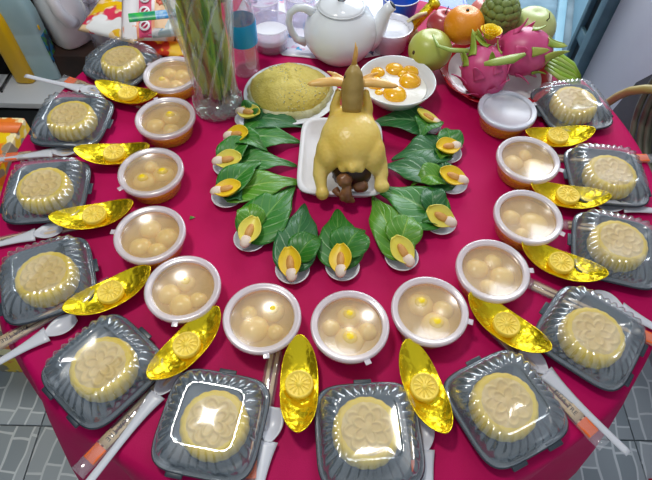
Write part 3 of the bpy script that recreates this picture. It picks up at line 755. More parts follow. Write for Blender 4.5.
# printed sheet under the pot
def print_mat(name, base, cols, scale, thr=.56):
    m, nt, b, o = new_mat(name); tc = node(nt, 'ShaderNodeTexCoord'); prev = None
    for k, c in enumerate(cols):
        mp = node(nt, 'ShaderNodeMapping'); mp.inputs['Location'].default_value = (k*3.7, k*1.3, k)
        n = node(nt, 'ShaderNodeTexNoise', i_Scale=scale, i_Detail=2); nt.links.new(tc.outputs['Object'], mp.inputs[0]); nt.links.new(mp.outputs[0], n.inputs['Vector'])
        r = node(nt, 'ShaderNodeValToRGB'); r.color_ramp.elements[0].position = thr+.02*k; r.color_ramp.elements[1].position = thr+.03+.02*k
        nt.links.new(n.outputs[0], r.inputs[0])
        mx = node(nt, 'ShaderNodeMixRGB'); mx.inputs[2].default_value = lin(c); nt.links.new(r.outputs[0], mx.inputs[0])
        if prev: nt.links.new(prev, mx.inputs[1])
        else: mx.inputs[1].default_value = lin(base)
        prev = mx.outputs[0]
    nt.links.new(prev, b.inputs['Base Color']); setp(b, Roughness=.35)
    return m
sh = MB()
pts = [at(*p) for p in [(232, 22), (283, 56), (345, 62), (402, 52), (398, 6), (318, -22), (250, -14)]]
cs = sum(pts, Vector())/7
def shf(i, j):
    k = i*7/42; a = int(k) % 7; f = k-int(k); p = pts[a].lerp(pts[(a+1) % 7], f)
    q = cs.lerp(p, j/8); return (q.x, q.y, .14+.06*math.sin(q.x*1.1)*math.cos(q.y*.9))
sh.grid(shf, 42, 9, cu=True)
o = sh.build('printed_sheet', print_mat('flower_printed_plastic', (236, 234, 242), [(230, 180, 205), (60, 170, 215), (70, 70, 110)], 32, .6), loc=(0, 0, .05), solid=.08)
tag(o, 'white plastic sheet with pink and blue print under the teapot', 'sheet')

# loose open cups around the pot
cupc = clear('clear_cup_plastic', (246, 244, 250), .22, .1, diffuse=(235, 232, 245))
salt = plain('white_salt', (238, 238, 244), .7, bump=.6, bscale=300)
def open_cup(name, label, p, z, r, hh, fill=None, fm=salt, rimc=None, mat=None, cat='cup'):
    c = at(*p, z); t = thing(name, label, cat, (c.x, c.y, .2))
    MB().lathe([(0, .25), (r*.7, .25), (r*.78, 0), (r*.8, .3), (r*.96, hh-.4), (r, hh), (r*.97, hh+.05), (r*.93, hh-.4), (r*.77, .4), (0, .4)], 44).build('wall', mat or cupc, t)
    MB().lathe([(r*.97, hh-.05), (r*.99, hh+.12), (r*1.03, hh), (r*1.0, hh-.15)], 44).build('rim', rimc or rimm, t)
    if fill:
        rr = r*(.78+.16*fill/hh)
        MB().lathe([(0, .45), (r*.76, .5), (rr, fill-.1), (rr*.8, fill+.15), (rr*.4, fill+.05), (0, fill+.2)], 40, rf=lambda a, j: 1+.01*math.sin(a*9)*(j > 2)).build('white_salt' if fm is salt else 'contents', fm, t)
    return t
open_cup('plastic_cup', 'clear plastic cup half filled with white salt, left of the teapot', (269.5, 23), 6, 4.9, 6, 3.6)
open_cup('plastic_cup', 'empty clear plastic cup behind the salt cup', (262, -2), 7, 4.2, 7)
open_cup('plastic_cup', 'white plastic cup of rice grains, right of the teapot', (391, 26), 5.5, 5.0, 5.5, 4.3, mat=clear('white_cup_plastic', (250, 250, 255), .75, .2, diffuse=(236, 234, 242)))
open_cup('plastic_cup', 'empty clear plastic cup at the top edge behind the teapot handle', (300, -6), 7, 4.2, 7)
blue = plain('blue_plastic', (24, 96, 205), .3, rgb2=(18, 80, 190), scale=30)
open_cup('blue_bowl', 'blue plastic bowl with white rim at the top edge', (401, -4), 6, 4.6, 6, None, rimc=whitep, mat=blue, cat='bowl')
bk = thing('blue_crate', 'blue plastic crate beyond the far table edge', 'crate', (23, 79, -75))
MB().box((34, 26, 2), (0, 0, 1)).build('bottom', blue, bk, bevel=.4)
for (sx, sy, cx, cy) in ((34, 1.5, 0, 12.5), (34, 1.5, 0, -12.5), (1.5, 26, 16.5, 0), (1.5, 26, -16.5, 0)):
    MB().box((sx, sy, 60), (cx, cy, 31)).build('side_wall', blue, bk, bevel=.3)
MB().box((33, 25, 2), (0, 0, 60)).build('cover', blue, bk, bevel=.3)

# ================================================================== vase, stems, bottle
def glass(name, tint, rough=0.02, bump=0, bs=60, al=.06):
    return clear(name, tint, al, rough, 1.2, bump, bs, diffuse=(225, 235, 235))
vg = glass('cut_crystal', (252, 254, 252), .06, .5, 60, .03)
vc = at(219, 107, 0)
vz = thing('crystal_vase', 'tall cut crystal vase holding green stems, left of the rice plate', 'vase', (vc.x, vc.y, 0))
def vrf(a, j):
    z = vp[j][1]; return 1+.035*abs(math.sin(a*8+z*.32))
vp = [(.01, .0), (4.4, 0), (4.9, .3), (5.0, 1.2), (4.4, 2.6), (4.1, 4), (4.2, 7), (4.5, 10), (4.9, 13), (5.3, 16), (5.8, 19), (6.4, 22), (7.1, 25), (7.4, 26), (7.1, 26.1), (6.1, 22), (5.4, 19), (4.9, 16), (4.5, 13), (4.1, 10), (3.8, 7), (3.6, 4), (3.4, 2.9), (.01, 2.6)]
vp = [(r_, z_*1.28) if z_ > 3 else (r_, z_) for (r_, z_) in vp]
MB().lathe(vp, 128, rf=vrf).build('vessel', vg, vz)
vcut = glass('cut_crystal_facet_glints', (248, 252, 250), .08, .3, 80, .16)  # whiter glass, puts the highlights of the cuts into the colour
ff = MB()
for k in range(16):
    a = k*PI/8
    for s_ in (-1, 1):
        ff.tube([(4.98*math.cos(a+s_*q*.09), 4.98*math.sin(a+s_*q*.09), .5+q*.55) for q in range(5)], .16, 6)
def vr(z):
    for q in range(2, 12):
        if vp[q][1] <= z <= vp[q+1][1]:
            f = (z-vp[q][1])/(vp[q+1][1]-vp[q][1]); return vp[q][0]+(vp[q+1][0]-vp[q][0])*f
    return 5
for k in range(9):
    a = k*2*PI/9
    ff.tube([((vr(z)+.05)*math.cos(a+z*.075), (vr(z)+.05)*math.sin(a+z*.075), z) for z in [3+q*1.9 for q in range(15)]], .3, 8)
ff.build('cut_ridges', vcut, vz)
MB().lathe([(.01, .15), (4.3, .15), (4.7, .5), (4.7, 1.3), (4.0, 2.4), (.01, 2.55)], 32, rf=lambda a, j: 1+.05*math.sin(a*8)).build('thick_base', vcut, vz)
stm = [plain('stem_green', (164, 196, 52), .35, rgb2=(132, 172, 40), scale=18), plain('stem_deep_green', (122, 158, 44), .4, rgb2=(96, 134, 36), scale=18)]
stb = plain('wet_stem_end', (104, 66, 52), .4, rgb2=(74, 48, 36), scale=40)
random.seed(11)
for k in range(17):
    a = 2.4*k; r0 = 2.2*random.random()**.5+.4; r1 = 3.2+random.random()*2
    x0, y0 = r0*math.cos(a), r0*math.sin(a); x1, y1 = r1*math.cos(a+.6)*.9-1.2, r1*math.sin(a+.6)
    t = thing('cut_stem', 'thick green leafy stem standing in the crystal vase', 'stem', (vc.x, vc.y, 2.8), 0, 'green stems in the crystal vase')
    P = [(x0+(x1-x0)*q**1.2, y0+(y1-y0)*q**1.2, .1+38*q) for q in [i/9 for i in range(10)]]
    MB().tube(P, [.42]*9+[.3], 8).build('stalk', stm[k % 2], t)
    MB().tube([(P[0][0], P[0][1], 0.02), (P[0][0], P[0][1], 1.1)], .47, 8).build('cut_end', stb, t)
    for q in range(5):
        z0 = 1+q*4.5+random.random()*4; f = z0/38; bx, by = x0+(x1-x0)*f**1.2, y0+(y1-y0)*f**1.2; aa = random.random()*6.28
        L = random.uniform(9, 13)
        def lf(i, j, bx=bx, by=by, z0=z0, aa=aa, L=L):
            u = i/11; v = -1+2*j/4; w = 1.25*math.sin(PI*(.08+.9*u))**.8
            rr = .3+1.5*u**1.6
            return (bx+rr*math.cos(aa)-v*w*math.sin(aa), by+rr*math.sin(aa)+v*w*math.cos(aa), z0+L*u*.96-.15*v*v)
        MB().grid(lf, 12, 5, uv=True).build('long_leaf', stm[(k+q) % 2], t, solid=.05)
bc2 = at(246, 78, 0)
wb = thing('water_bottle', 'clear plastic water bottle with blue label behind the vase', 'bottle', (bc2.x, bc2.y+2.4, 0))
wm = glass('bottle_plastic', (250, 246, 250), .05, .3, 40, .14)
MB().lathe([(0, .4), (2.2, .3), (2.7, .1), (3.0, .8), (2.85, 2.5), (3.0, 3.2), (2.85, 4), (3.0, 5), (3.0, 13.5), (2.9, 14.5), (2.2, 17.5), (1.3, 19.5), (1.25, 21)], 40, rf=lambda a, j: 1+.012*math.sin(a*8)).build('shell', wm, wb)
MB().lathe([(3.06, 7.6), (3.08, 7.7), (3.08, 12.6), (3.06, 12.7)], 40).build('blue_label', plain('cyan_label', (20, 160, 222), .35), wb)
MB().lathe([(1.5, 19.8), (1.55, 21.6), (1.4, 21.8), (0, 21.8)], 28).build('cap', whitep, wb)

# ================================================================== fruit plate
fc = at(494, 74, 1.0)
def plate_mat():
    m, nt, b, o = new_mat('red_rimmed_plate')
    tc = node(nt, 'ShaderNodeTexCoord'); v = node(nt, 'ShaderNodeVectorMath', operation='LENGTH')
    mp = node(nt, 'ShaderNodeMapping'); mp.inputs['Scale'].default_value = (1, 1, 0); nt.links.new(tc.outputs['Object'], mp.inputs[0]); nt.links.new(mp.outputs[0], v.inputs[0])
    r = node(nt, 'ShaderNodeValToRGB'); r.color_ramp.interpolation = 'CONSTANT'
    e = r.color_ramp.elements; e[0].position = 0; e[0].color = lin((214, 212, 214)); e[1].position = .098; e[1].color = lin((176, 20, 36))
    x = e.new(.106); x.color = lin((214, 170, 176)); x = e.new(.108); x.color = lin((176, 20, 36)); x = e.new(.122); x.color = lin((232, 190, 196))
    nt.links.new(v.outputs['Value'], r.inputs[0])
    n = node(nt, 'ShaderNodeTexVoronoi', i_Scale=45.0); nt.links.new(tc.outputs['Object'], n.inputs['Vector'])
    r2 = node(nt, 'ShaderNodeValToRGB'); r2.color_ramp.elements[0].position = .12; r2.color_ramp.elements[1].position = .2
    nt.links.new(n.outputs[0], r2.inputs[0])
    mx = node(nt, 'ShaderNodeMixRGB'); nt.links.new(r2.outputs[0], mx.inputs[0]); mx.inputs[1].default_value = lin((206, 190, 190)); nt.links.new(r.outputs[0], mx.inputs[2])
    nt.links.new(mx.outputs[0], b.inputs['Base Color']); setp(b, Roughness=.2)
    return m
fp = MB().lathe([(0, .4), (7, .4), (7.4, 0), (7.8, .3), (10.5, 1.1), (12.3, 2.1), (12.35, 2.3), (12.1, 2.3), (10.3, 1.4), (7.6, .75), (0, .65)], 72, rf=lambda a, j: 1+.012*math.cos(a*12)*(j in (5, 6, 7))).build('fruit_plate', plate_mat(), loc=(fc.x, fc.y, 0))
tag(fp, 'white plate with patterned red rim under the fruit', 'plate')
def dragon(label, c, ax, sz, seed):
    t = thing('dragon_fruit', label, 'fruit', c)
    R = Vector(ax).normalized().to_track_quat('Z', 'Y').to_matrix()
    pk = plain('dragon_fruit_skin', (200, 62, 120), .38, rgb2=(216, 92, 144), scale=22, bump=.2)
    gr = plain('dragon_scale_green', (128, 160, 44), .42, rgb2=(172, 182, 80), scale=26)
    MB().ell((0, 0, 0), (sz*.88, sz*.88, sz*1.05), R, nu=32, nv=20, fn=lambda d: 1+.05*nz(d, 2, seed)).build('body', pk, t)
    rnd = random.Random(seed)
    for ring, (lat, cnt, ln, mt) in enumerate([(-38, 6, 2.2, pk), (-4, 6, 3.2, pk), (28, 5, 3.0, gr), (62, 4, 4.2, gr)]):
        for q in range(cnt):
            a = 2*PI*q/cnt+ring*.6+rnd.uniform(-.2, .2); la = math.radians(lat+rnd.uniform(-8, 8))
            d = Vector((math.cos(a)*math.cos(la), math.sin(a)*math.cos(la), math.sin(la)))
            p0 = Vector((d.x*.84, d.y*.84, d.z*1.0))*sz
            up = (Vector((0, 0, 1)) - d*d.z).normalized(); side = d.cross(up).normalized(); L = ln*rnd.uniform(.8, 1.2); wd = 1.15 if mt is pk else .95
            def fn(i, j):
                u = i/8; v = -1+2*j/4; w = wd*(1-u)**.55*(1+.1*u)+.03
                return R @ (p0 - up*.7 + up*L*u*.85 + d*(L*.55*u*u + .12+.25*(1-v*v)*(1-u)) + side*v*w)
            MB().grid(fn, 9, 5).build('scale', mt, t, solid=.16)
    return t
dragon('magenta dragon fruit with green scales nearest the front of the plate', tuple(at(484, 72, 6.0)), (-.35, .55, .8), 5.2, 3)
dragon('magenta dragon fruit on the right side of the plate with long green scales', tuple(at(523, 52, 7.6)), (.85, -.25, .35), 5.6, 8)
def round_fruit(name, label, c, r, mat, stem=None, asp=.94, dim=.5, nob=None):
    t = thing(name, label, 'fruit', c)
    def fn(d):
        k = 1 - dim*.35*math.exp(-((1-d.z)/.06)) - .12*math.exp(-((1+d.z)/.08))
        if nob: k += nob*nz(d, 2, r)
        return k
    MB().ell((0, 0, 0), (r, r, r*asp), nu=32, nv=22, fn=fn).build('flesh', mat, t)
    if stem:
        MB().tube([(0, 0, r*asp*.8), (.15, 0, r*asp+.3), (.4, .1, r*asp+1.0)], [.16, .12, .12], 8).build('stem', stem, t)
    return t
stemm = plain('brown_stem', (72, 56, 34), .6)
om = plain('orange_peel', (236, 142, 18), .35, rgb2=(240, 154, 30), scale=12, bump=.35, bscale=350)
o = round_fruit('orange', 'large orange in the middle of the fruit pile', tuple(at(464, 25, 9.5)), 4.3, om, None, .92)
MB().lathe([(0, 3.2), (.35, 3.35), (.3, 3.6), (0, 3.6)], 12).build('calyx', stemm, o)
o = round_fruit('apple', 'red apple left of the orange', tuple(at(443, 25, 7.5)), 3.6, plain('red_apple_skin', (168, 52, 62), .25, rgb2=(190, 88, 84), scale=14), stemm, .92, .9)
o = round_fruit('apple', 'pinkish apple behind the orange and the scaly fruit', tuple(at(484, 13, 8)), 3.4, plain('pink_apple_skin', (222, 120, 118), .25, rgb2=(232, 168, 150), scale=14), stemm, .92, .9)
gm = plain('pear_skin', (186, 190, 90), .35, rgb2=(172, 184, 84), scale=10, bump=.1)
o = round_fruit('mango', 'pale green round mango at the left end of the fruit plate', tuple(at(430, 50, 5.8)), 4.7, gm, None, .9)
MB().ell((-3.7, -2.3, .9), (.45, .45, .5), nu=10, nv=8).build('blossom_spot', stemm, o)
o = round_fruit('guava', 'pale green guava behind the right dragon fruit', tuple(at(533, 27, 7.0)), 4.9, plain('guava_skin', (178, 192, 108), .38, rgb2=(196, 204, 136), scale=10), None, .85)
MB().tube([(1.2, -2.6, 3.0), (1.6, -2.8, 3.9), (1.4, -2.4, 4.9)], [.14, .12, .1], 8).build('stem', stemm, o)
cust = thing('custard_apple', 'green knobbly custard apple at the top of the fruit pile', 'fruit', tuple(at(500, 14, 10.5)))
cmt = plain('custard_apple_skin', (126, 142, 66), .55, rgb2=(92, 112, 52), scale=60, bump=.4)
MB().ell((0, 0, 0), (3.9, 3.9, 3.9), nu=24, nv=16).build('flesh', cmt, cust)
k = 0
for lat in range(-60, 90, 20):
    cnt = max(1, int(13*math.cos(math.radians(lat))))
    for q in range(cnt):
        a = 2*PI*(q+.5*(lat//20 % 2))/cnt; la = math.radians(lat); d = Vector((math.cos(a)*math.cos(la), math.sin(a)*math.cos(la), math.sin(la)))
        Rq = d.to_track_quat('Z', 'Y').to_matrix()
        if k == 0:
            kb = MB().ell((0, 0, 0), (1.05, .95, .55), None, nu=12, nv=7, fn=lambda d: 1+.15*abs(d.x)).build('knob', cmt, cust); kn = kb
        else:
            kn = kb.copy(); COL.objects.link(kn)
        kn.location = d*3.85*CM; kn.rotation_euler = Rq.to_euler(); k += 1
ro = thing('yellow_rose', 'small yellow paper rose on top of the fruit', 'flower', tuple(at(490, 33, 12)))
rp = plain('yellow_petal', (255, 226, 30), .5, rgb2=(250, 212, 20), scale=30)
for q in range(9):
    r0 = .35+.2*q; h0 = 2.4-.08*q
    def fn(i, j, q=q, r0=r0, h0=h0):
        a = q*2.3+(-1.15+2.3*i/8); u = j/5; r = r0*(.55+.5*u)+.25*u**3
        return (r*math.cos(a), r*math.sin(a), -.9+h0*u*(1-.08*abs(i-4)/4))
    MB().grid(fn, 9, 6).build('petal', rp, ro, solid=.06)
# green dragon-fruit stems lying over the pile
gs = [plain('pale_green_stem', (170, 186, 96), .42, rgb2=(140, 166, 64), scale=14)]
def sprig(label, pts, rad, flat=.6):
    c = Vector(pts[0]); o = MB().tube([Vector(p)-c for p in pts], rad, 10, flat=flat).build('green_stalk', gs[0], loc=tuple(c))
    tag(o, label, 'stalk'); return o
sprig('pale stalk with dark tip curling over the green mango', [tuple(at(433, 35, 10.6)), tuple(at(438, 46, 10.6)), tuple(at(450, 50, 10.4)), tuple(at(468, 51, 10))], [.25, .4, .55, .6])
sprig('thick green stalk lying between the two dragon fruits', [tuple(at(484, 64, 12)), tuple(at(496, 62, 12.6)), tuple(at(512, 59, 13.2)), tuple(at(525, 54, 13.6))], [.5, .95, 1.1, .4])
bn = thing('green_leaf_bundle', 'bundle of pale green curled leaves at the right end of the fruit plate', 'leaves', tuple(at(548, 68, 3.0)))
c0 = at(548, 68, 3.0)
for q in range(6):
    y = -.35+q*.16
    pts = [at(545, 50+q*3.5, 6)-c0, at(560, 55+q*4.6, 6.2-.3*q)-c0, at(573, 64+q*3.6, 5.0-.35*q)-c0, at(581, 76+q*1.6, 3.6-.3*q)-c0]
    MB().tube(pts, [.5, .75, .7, .15], 8, flat=.45).build('curled_leaf', gs[0] if q % 2 else stm[0], bn)
# gold wrapped roll
gr_ = thing('gold_foil_roll', 'gold foil wrapped roll standing left of the red apple', 'paper offering', tuple(at(411, 28, 3)))
c0 = at(411, 28, 3)
MB().tube([at(411, 28, 4)-c0, at(433, 4, 7)-c0], [1.15, 1.15], 8).build('roll', FO, gr_, smooth=False)
MB().box((3.4, .6, 3.4), at(417, 17, 6.4)-c0, RE(.7, .2, .7)).build('paper_tag', plain('pale_gold_paper', (236, 220, 170), .5), gr_)
MB().tube([at(433, 5, 7)-c0, at(437, 1, 8)-c0], [1.6, 1.3], 8).build('foil_cap', plain('yellow_foil', (232, 206, 30), .3, metal=.6), gr_)
sup = MB().box((3, 3, 3.0), (0, 0, 1.5)).build('paper_stand', plain('pale_gold_paper', (236, 220, 170), .5), gr_, loc=(0, 0, -3))

# ================================================================== snack packets at the far left
def pillow(mb, L, Wd, T, R, c, seed=0, nu=22, nv=16):
    def f(sgn):
        def fn(i, j):
            u = -1+2*i/(nu-1); v = -1+2*j/(nv-1)
            z = T*(max(0, (1-abs(u)**3)*(1-abs(v)**3)))**.6*sgn + .25*nz((u*2, v*2, seed), 1.5)+.05*math.sin(v*20)*(abs(u) > .9)
            return Vector(c)+R @ Vector((u*L/2, v*Wd/2, z))
        return fn
    mb.grid(f(1), nu, nv); mb.grid(f(-1), nu, nv); return mb
def packet(name, label, p, z, L, Wd, T, rot, mat, seed):
    c = at(*p, z); R = RE(*[math.radians(q) for q in rot])
    t = thing(name, label, 'snack packet', tuple(c)); pillow(MB(), L, Wd, T, R, (0, 0, 0), seed).build('wrapper', mat, t)
    return t, R
pm1 = print_mat('red_orange_wrapper', (214, 52, 24), [(240, 150, 20), (250, 200, 60), (180, 20, 30)], 24, .48)
pm2 = print_mat('yellow_pink_wrapper', (246, 214, 170), [(240, 190, 20), (226, 60, 90), (240, 240, 240)], 20, .5)
pm3 = print_mat('white_pink_wrapper', (240, 232, 236), [(232, 214, 220), (246, 160, 120)], 14, .56)
pm4 = print_mat('silver_wrapper', (200, 212, 214), [(60, 150, 200), (240, 246, 250)], 26, .55)
packet('snack_packet', 'red and orange snack packet at the bottom of the far left pile', (174, 40), 2.0, 19, 12, 1.5, (0, 0, -14), pm1, 1)
packet('snack_packet', 'yellow-edged pink and cream packet pointing left in the pile', (118, 20), 5.0, 15, 11, 1.2, (10, 0, -18), pm2, 2)
t3, R3 = packet('snack_packet', 'white packet with pink band of white circles, upright in the pile', (149, 8), 8.2, 12, 15, 1.1, (32, 0, 2), pm3, 3)
pk_ = plain('pink_print', (226, 70, 120), .4); wp = plain('white_print', (244, 240, 244), .4); og = plain('salmon_print', (238, 110, 80), .4)
def band(parent, R, x0, x1, y0, y1, z, mat, name):
    n = 10
    def fn(i, j):
        x = x0+(x1-x0)*i/(n-1); y = y0+(y1-y0)*j/(n-1); u = x/6; v = y/7.5
        zz = 1.1*(max(0, (1-abs(u)**3)*(1-abs(v)**3)))**.6 + .25*nz((u*2, v*2, 3), 1.5)
        return R @ Vector((x, y, zz+z))
    return MB().grid(fn, n, n).build(name, mat, parent)
band(t3, R3, -1.9, .9, -7, 7, .05, pk_, 'pink_band'); band(t3, R3, 1.6, 4.4, -5, 7, .05, plain('peach_print', (244, 196, 150), .4), 'peach_band')
band(t3, R3, -5.2, -2.4, -7.2, 7, .05, wp, 'white_band')
for q in range(4):
    y = -4.6+q*3.1; zz = 1.1*(max(0, 1-abs(y/7.5)**3))**.6+.32
    o = MB().lathe([(.75, 0), (1.2, 0), (1.2, .06), (.75, .06)], 24).build('white_ring', wp, t3, rot=R3.to_euler()); o.location = (R3 @ Vector((-.5, y, zz+.05)))*CM
    o = MB().box((1.5, .28, .06)).build('ring_mark', wp, t3, rot=(R3 @ RZ(.8)).to_euler()); o.location = (R3 @ Vector((-.5, y, zz+.08)))*CM
    if q > 1:
        o = MB().ell((0, 0, 0), (1.0, 1.1, .08), nu=14, nv=6, fn=lambda d: 1+.2*math.sin(6*math.atan2(d.y, d.x))).build('salmon_motif', og, t3, rot=R3.to_euler()); o.location = (R3 @ Vector((2.9, y-.5, zz-.1)))*CM
t4, R4 = packet('snack_packet', 'silver packet with green and blue lettering strip, beside the vase', (176, 12), 7.4, 11, 12, .9, (24, 0, 10), pm4, 4)
R5 = RE(math.radians(18), 0, math.radians(13)); c5 = at(158, 15, 10.6)
t5 = thing('candy_bar', 'narrow green and blue wrapped bar lying across the packets', 'snack packet', tuple(c5))
def barc(mb, x0, x1): return mb.grid(lambda i, j: R5 @ Vector((x0+(x1-x0)*i/7, 1.1*math.cos(j*2*PI/14), .45*math.sin(j*2*PI/14))), 8, 14, cv=True)
barc(MB(), -6, -.5).build('green_end', plain('teal_print', (20, 140, 112), .35, rgb2=(60, 190, 70), scale=60), t5)
barc(MB(), -.5, 6).build('blue_end', plain('pale_blue_print', (190, 220, 236), .35, rgb2=(50, 150, 220), scale=70), t5)

# ================================================================== low shelf, its added shade cabinet and jugs at the far left
board = plain('white_board', (206, 210, 214), .45); blk = plain('wire_and_shade_black', (18, 18, 20), .4)  # black of the rack wires and of the shade under the shelf
cb_ = thing('shelf_shade_cabinet', 'low white shelf at left, its black cabinet body added as shade beneath', 'cabinet', (-117, 88, -75))
MB().box((76, 15, 2.2), (0, -14.5, 29.2)).build('top_board', board, cb_, bevel=.2)
MB().box((112, 30, 2.2), (18, 8.2, 29.2)).build('rear_board', blk, cb_, bevel=.2)
MB().box((110, 40, 28), (18, 1, 14)).build('under_shelf_shade', blk, cb_, bevel=.3)  # black block added in place of the shade beneath the shelf
MB().box((35, 1.2, 24), (-18, -20, 14)).build('door', blk, cb_, bevel=.2); MB().box((35, 1.2, 24), (18.5, -20, 14)).build('door', blk, cb_, bevel=.2)  # black fronts added to the block that stands for the shade
ZC = -44.6
def jugpos(px, py): c = at(px, py, ZC); return c
# yellow bottle
c = jugpos(27, 83)
yb = thing('yellow_bottle', 'tall yellow plastic bottle at the far left', 'bottle', (c.x-.5, c.y+2.5, ZC))
yp = plain('yellow_hdpe', (236, 188, 12), .35)
rrect([(.01, 0), (3.0, 0), (3.4, .6), (3.4, 20), (3.2, 24), (2.2, 27), (1.5, 28), (.01, 28)], asp=-.2, e=4).build('body', yp, yb)
MB().lathe([(1.9, 27.8), (2.0, 31), (0, 31.2)], 24).build('cap', yp, yb)
c = jugpos(46, 82)
bj = thing('detergent_jug', 'large translucent bluish plastic jug with blue label', 'jug', (c.x-.8, c.y+4.0, ZC)); bj.scale = (.80, .5, 1)
tj = plain('translucent_blue_hdpe', (176, 204, 210), .35, rgb2=(160, 194, 200), scale=8)
rrect([(.01, 0), (6.5, 0), (7.2, .8), (7.3, 9), (7.1, 9.6), (7.3, 10.2), (7.3, 17), (7.1, 17.6), (7.3, 18.2), (7.2, 24), (6.3, 28), (4.2, 31), (2.4, 32), (.01, 32)], asp=-1.0, e=5).build('body', tj, bj)
MB().tube([(-3.5, 0, 29), (-5.2, 0, 33), (-2, 0, 35.5), (1.5, 0, 34), (2.4, 0, 31)], 1.2, 12).build('handle', plain('grey_hdpe', (176, 188, 192), .35), bj)
lb_ = rrect([(7.42, 6), (7.42, 15)], asp=-1.0, e=5)
sb = MB().box((.3, 9, 10), (7.35, -1.0, 12)).build('blue_label', print_mat('blue_label_print', (30, 120, 180), [(80, 150, 60), (40, 60, 80)], 30, .5), bj, bevel=.1)
MB().ell((7.3, -3, 19.4), (.4, 1, 1), nu=12, nv=8).build('yellow_seal', yp, bj)
# white jug with loop handle lying toward us
c = at(64, 47, ZC+9)
wj = thing('white_jug', 'white plastic jug with big loop handle on the dark brown carton', 'jug', (c.x+1.5, c.y+5, ZC+9.1)); wj.rotation_euler = (0, 0, .9); wj.scale = (1.0, 1.0, .95)
cbx = MB().box((18, 16, 9), (2.5, 0, 4.5)).build('dark_carton', plain('dark_brown_card', (52, 30, 20), .7, rgb2=(30, 18, 14), scale=14), loc=(c.x+1, c.y+3, ZC), bevel=.3)
tag(cbx, 'dark brown carton under the white jug', 'carton')
hw_ = plain('white_hdpe', (248, 248, 250), .32)
rrect([(.01, 0), (5.6, 0), (6.2, .8), (6.3, 14), (5.8, 19), (4.4, 24), (3.4, 28), (2.3, 29.5), (2.2, 32), (.01, 32)], asp=.5, e=3).build('body', hw_, wj)
MB().tube([(-1.5, -2.5, 28), (-4.2, -6, 28), (-5.4, -9, 24), (-5.0, -10, 17), (-3.0, -9.5, 12), (0, -5.5, 9)], [1.5, 1.7, 1.8, 1.9, 2.0, 2.2], 14).build('handle', hw_, wj)
MB().lathe([(2.7, 30.5), (2.8, 33.5), (2.5, 33.8), (0, 33.9)], 28).build('cap', plain('orange_cap', (196, 104, 62), .4), wj)
c = jugpos(92, 70)
sj = thing('clear_bottle', 'small translucent plastic bottle right of the white jug', 'bottle', (c.x+7, c.y+3, ZC))
MB().lathe([(0, 0), (3.6, .1), (4, .8), (4, 16), (3.6, 19), (2.2, 22), (2.0, 24.5), (2.4, 24.6), (2.4, 27), (0, 27.2)], 36).build('body', clear('milky_plastic', (236, 232, 240), .4, .2, diffuse=(205, 205, 218)), sj)
c = at(112, 40, -38)
wj2 = thing('white_canister', 'white plastic canister partly hidden behind the snack packets', 'jug', (c.x+2, c.y+5, ZC))
rrect([(.01, 0), (6, 0), (6.6, .8), (6.6, 18), (5.8, 22), (3.4, 25), (2.4, 26), (2.4, 28), (.01, 28)], asp=-.5, e=3.5).build('body', hw_, wj2)
MB().tube([(-3, -3, 24), (-6.3, -5, 23), (-7.2, -6, 18), (-5.8, -5, 13)], [1.1, 1.2, 1.2, 1.2], 12).build('handle', hw_, wj2)
br_ = thing('brown_basket', 'small brown wicker basket between the jugs', 'basket', tuple(at(86, 64, ZC)))
bkm = plain('brown_wicker', (96, 62, 36), .7, rgb2=(60, 36, 22), scale=120, bump=.8)
MB().lathe([(0, .2), (3.6, .2), (4.2, 4.5), (4.4, 5), (4.0, 5), (3.4, .8), (0, .8)], 32, rf=lambda a, j: 1+.03*math.sin(a*16)).build('body', bkm, br_)
MB().ell((-1, 0, 4.6), (2, 2, 1.5), nu=16, nv=10).build('bulb', plain('garlic', (200, 188, 150), .6), br_)
# black wire rack at the left edge
wr = thing('wire_rack', 'black wire rack at the left frame edge beside the yellow bottle', 'rack', tuple(at(2, 92, ZC)))
for (a, b2) in [((0, 0, 0), (0, 0, 24)), ((0, 16, 0), (0, 16, 24)), ((-14, 0, 0), (-14, 0, 24)), ((-14, 16, 0), (-14, 16, 24)), ((-14, 0, 24), (0, 0, 24)), ((0, 0, 24), (0, 16, 24)), ((-14, 0, 1), (0, 0, 1)), ((0, 0, 1), (0, 16, 1)), ((-14, 16, 24), (0, 16, 24)), ((0, 0, 12), (0, 16, 12))]:
    MB().tube([a, b2], .35, 8).build('wire', blk, wr)
# yellow/orange printed carton beside the table
ct = thing('printed_carton', 'yellow and orange printed carton beyond the left table edge', 'carton', (-83, 2, -75))
ym = print_mat('yellow_orange_print', (246, 206, 24), [(240, 130, 40), (250, 236, 180), (150, 140, 120)], 20, .52)
MB().box((24, 36, 66), (0, 0, 33)).build('body', ym, ct, bevel=.4)
MB().box((24.2, 3.2, .3), (0, 14.5, 66)).build('orange_stripe', plain('orange_stripe', (238, 120, 40), .45), ct)
MB().box((24.2, 2.2, .3), (0, 2.5, 66)).build('orange_stripe', plain('orange_stripe', (238, 120, 40), .45), ct)

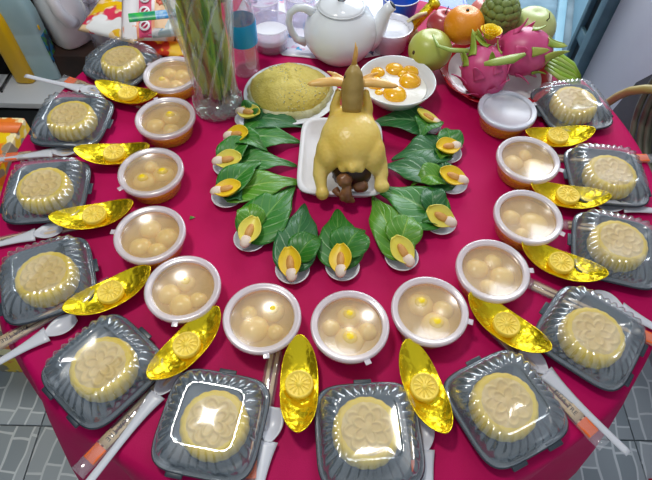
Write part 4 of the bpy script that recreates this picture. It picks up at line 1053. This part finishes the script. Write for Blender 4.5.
# ================================================================== right side: hose, dark stand
hs = thing('coiled_hose', 'coil of grey-green rubber hose hanging on a dark stand by the right wall', 'hose', (82, 20, -75))
hm = plain('grey_green_rubber', (112, 116, 98), .5, rgb2=(86, 90, 78), scale=12)
stm_ = plain('dark_grey_metal', (72, 74, 74), .5, rgb2=(54, 56, 56), scale=10)
st_ = thing('dark_stand', 'dark grey sloping metal stand by the right wall', 'stand', (84, 22, -75))
def prism(poly, y0, y1):
    mb = MB(); n = len(poly)
    for y in (y0, y1):
        for (x, z) in poly: mb.v.append(Vector((x, y, z)))
    mb.face(list(range(n))[::-1]); mb.face([n+i for i in range(n)])
    for i in range(n): mb.face((i, (i+1) % n, n+(i+1) % n, n+i))
    return mb
mb = MB(); 
for x in (-3, 8):
    for (y, z) in ((0, 0), (38, 0), (24, 60), (6, 86), (0, 86)): mb.v.append(Vector((x, y, z)))
mb.face((0, 1, 2, 3, 4)); mb.face((9, 8, 7, 6, 5))
for i in range(5): mb.face((i, (i+1) % 5, 5+(i+1) % 5, 5+i))
mb.build('panel', stm_, st_, smooth=False)
hp = at(655, 108, -12)
for q in range(5):
    r = 11.5+.7*math.sin(q*2); pts = []
    for k in range(25):
        a = 2*PI*k/24+q*.3
        pts.append((-1.0-q*1.2-1.5, -3+math.cos(a)*r*1.05+q*.5, 70+math.sin(a)*r*1.25))
    MB().tube(pts, .75, 10, cap=False).build('loop', hm, hs)
bh = MB(); ph = [at(596, 112, -18), at(606, 104, -14), at(618, 96, -9), at(630, 91, -5), at(645, 89, -2), at(668, 90, 0)]
c = ph[0]; yh = bh.tube([p-c for p in ph], 1.0, 12).build('beige_hose', plain('beige_rubber', (176, 160, 92), .45), loc=tuple(c))
tag(yh, 'beige hose bending from the coil down behind the far right box', 'hose')
# red scrap on the floor at the lower right
rr_ = at(645, 478, -74.6)
o = MB().grid(lambda i, j: ((i-3)*1.8, (j-3)*1.6, .5+.5*math.sin(i*1.3)*math.cos(j*1.1)), 7, 7).build('red_cloth', plain('red_rag', (186, 20, 50), .7), loc=(rr_.x+6, rr_.y-5, -74.7), solid=.2)
tag(o, 'crumpled red rag on the tiled floor at lower right', 'cloth')
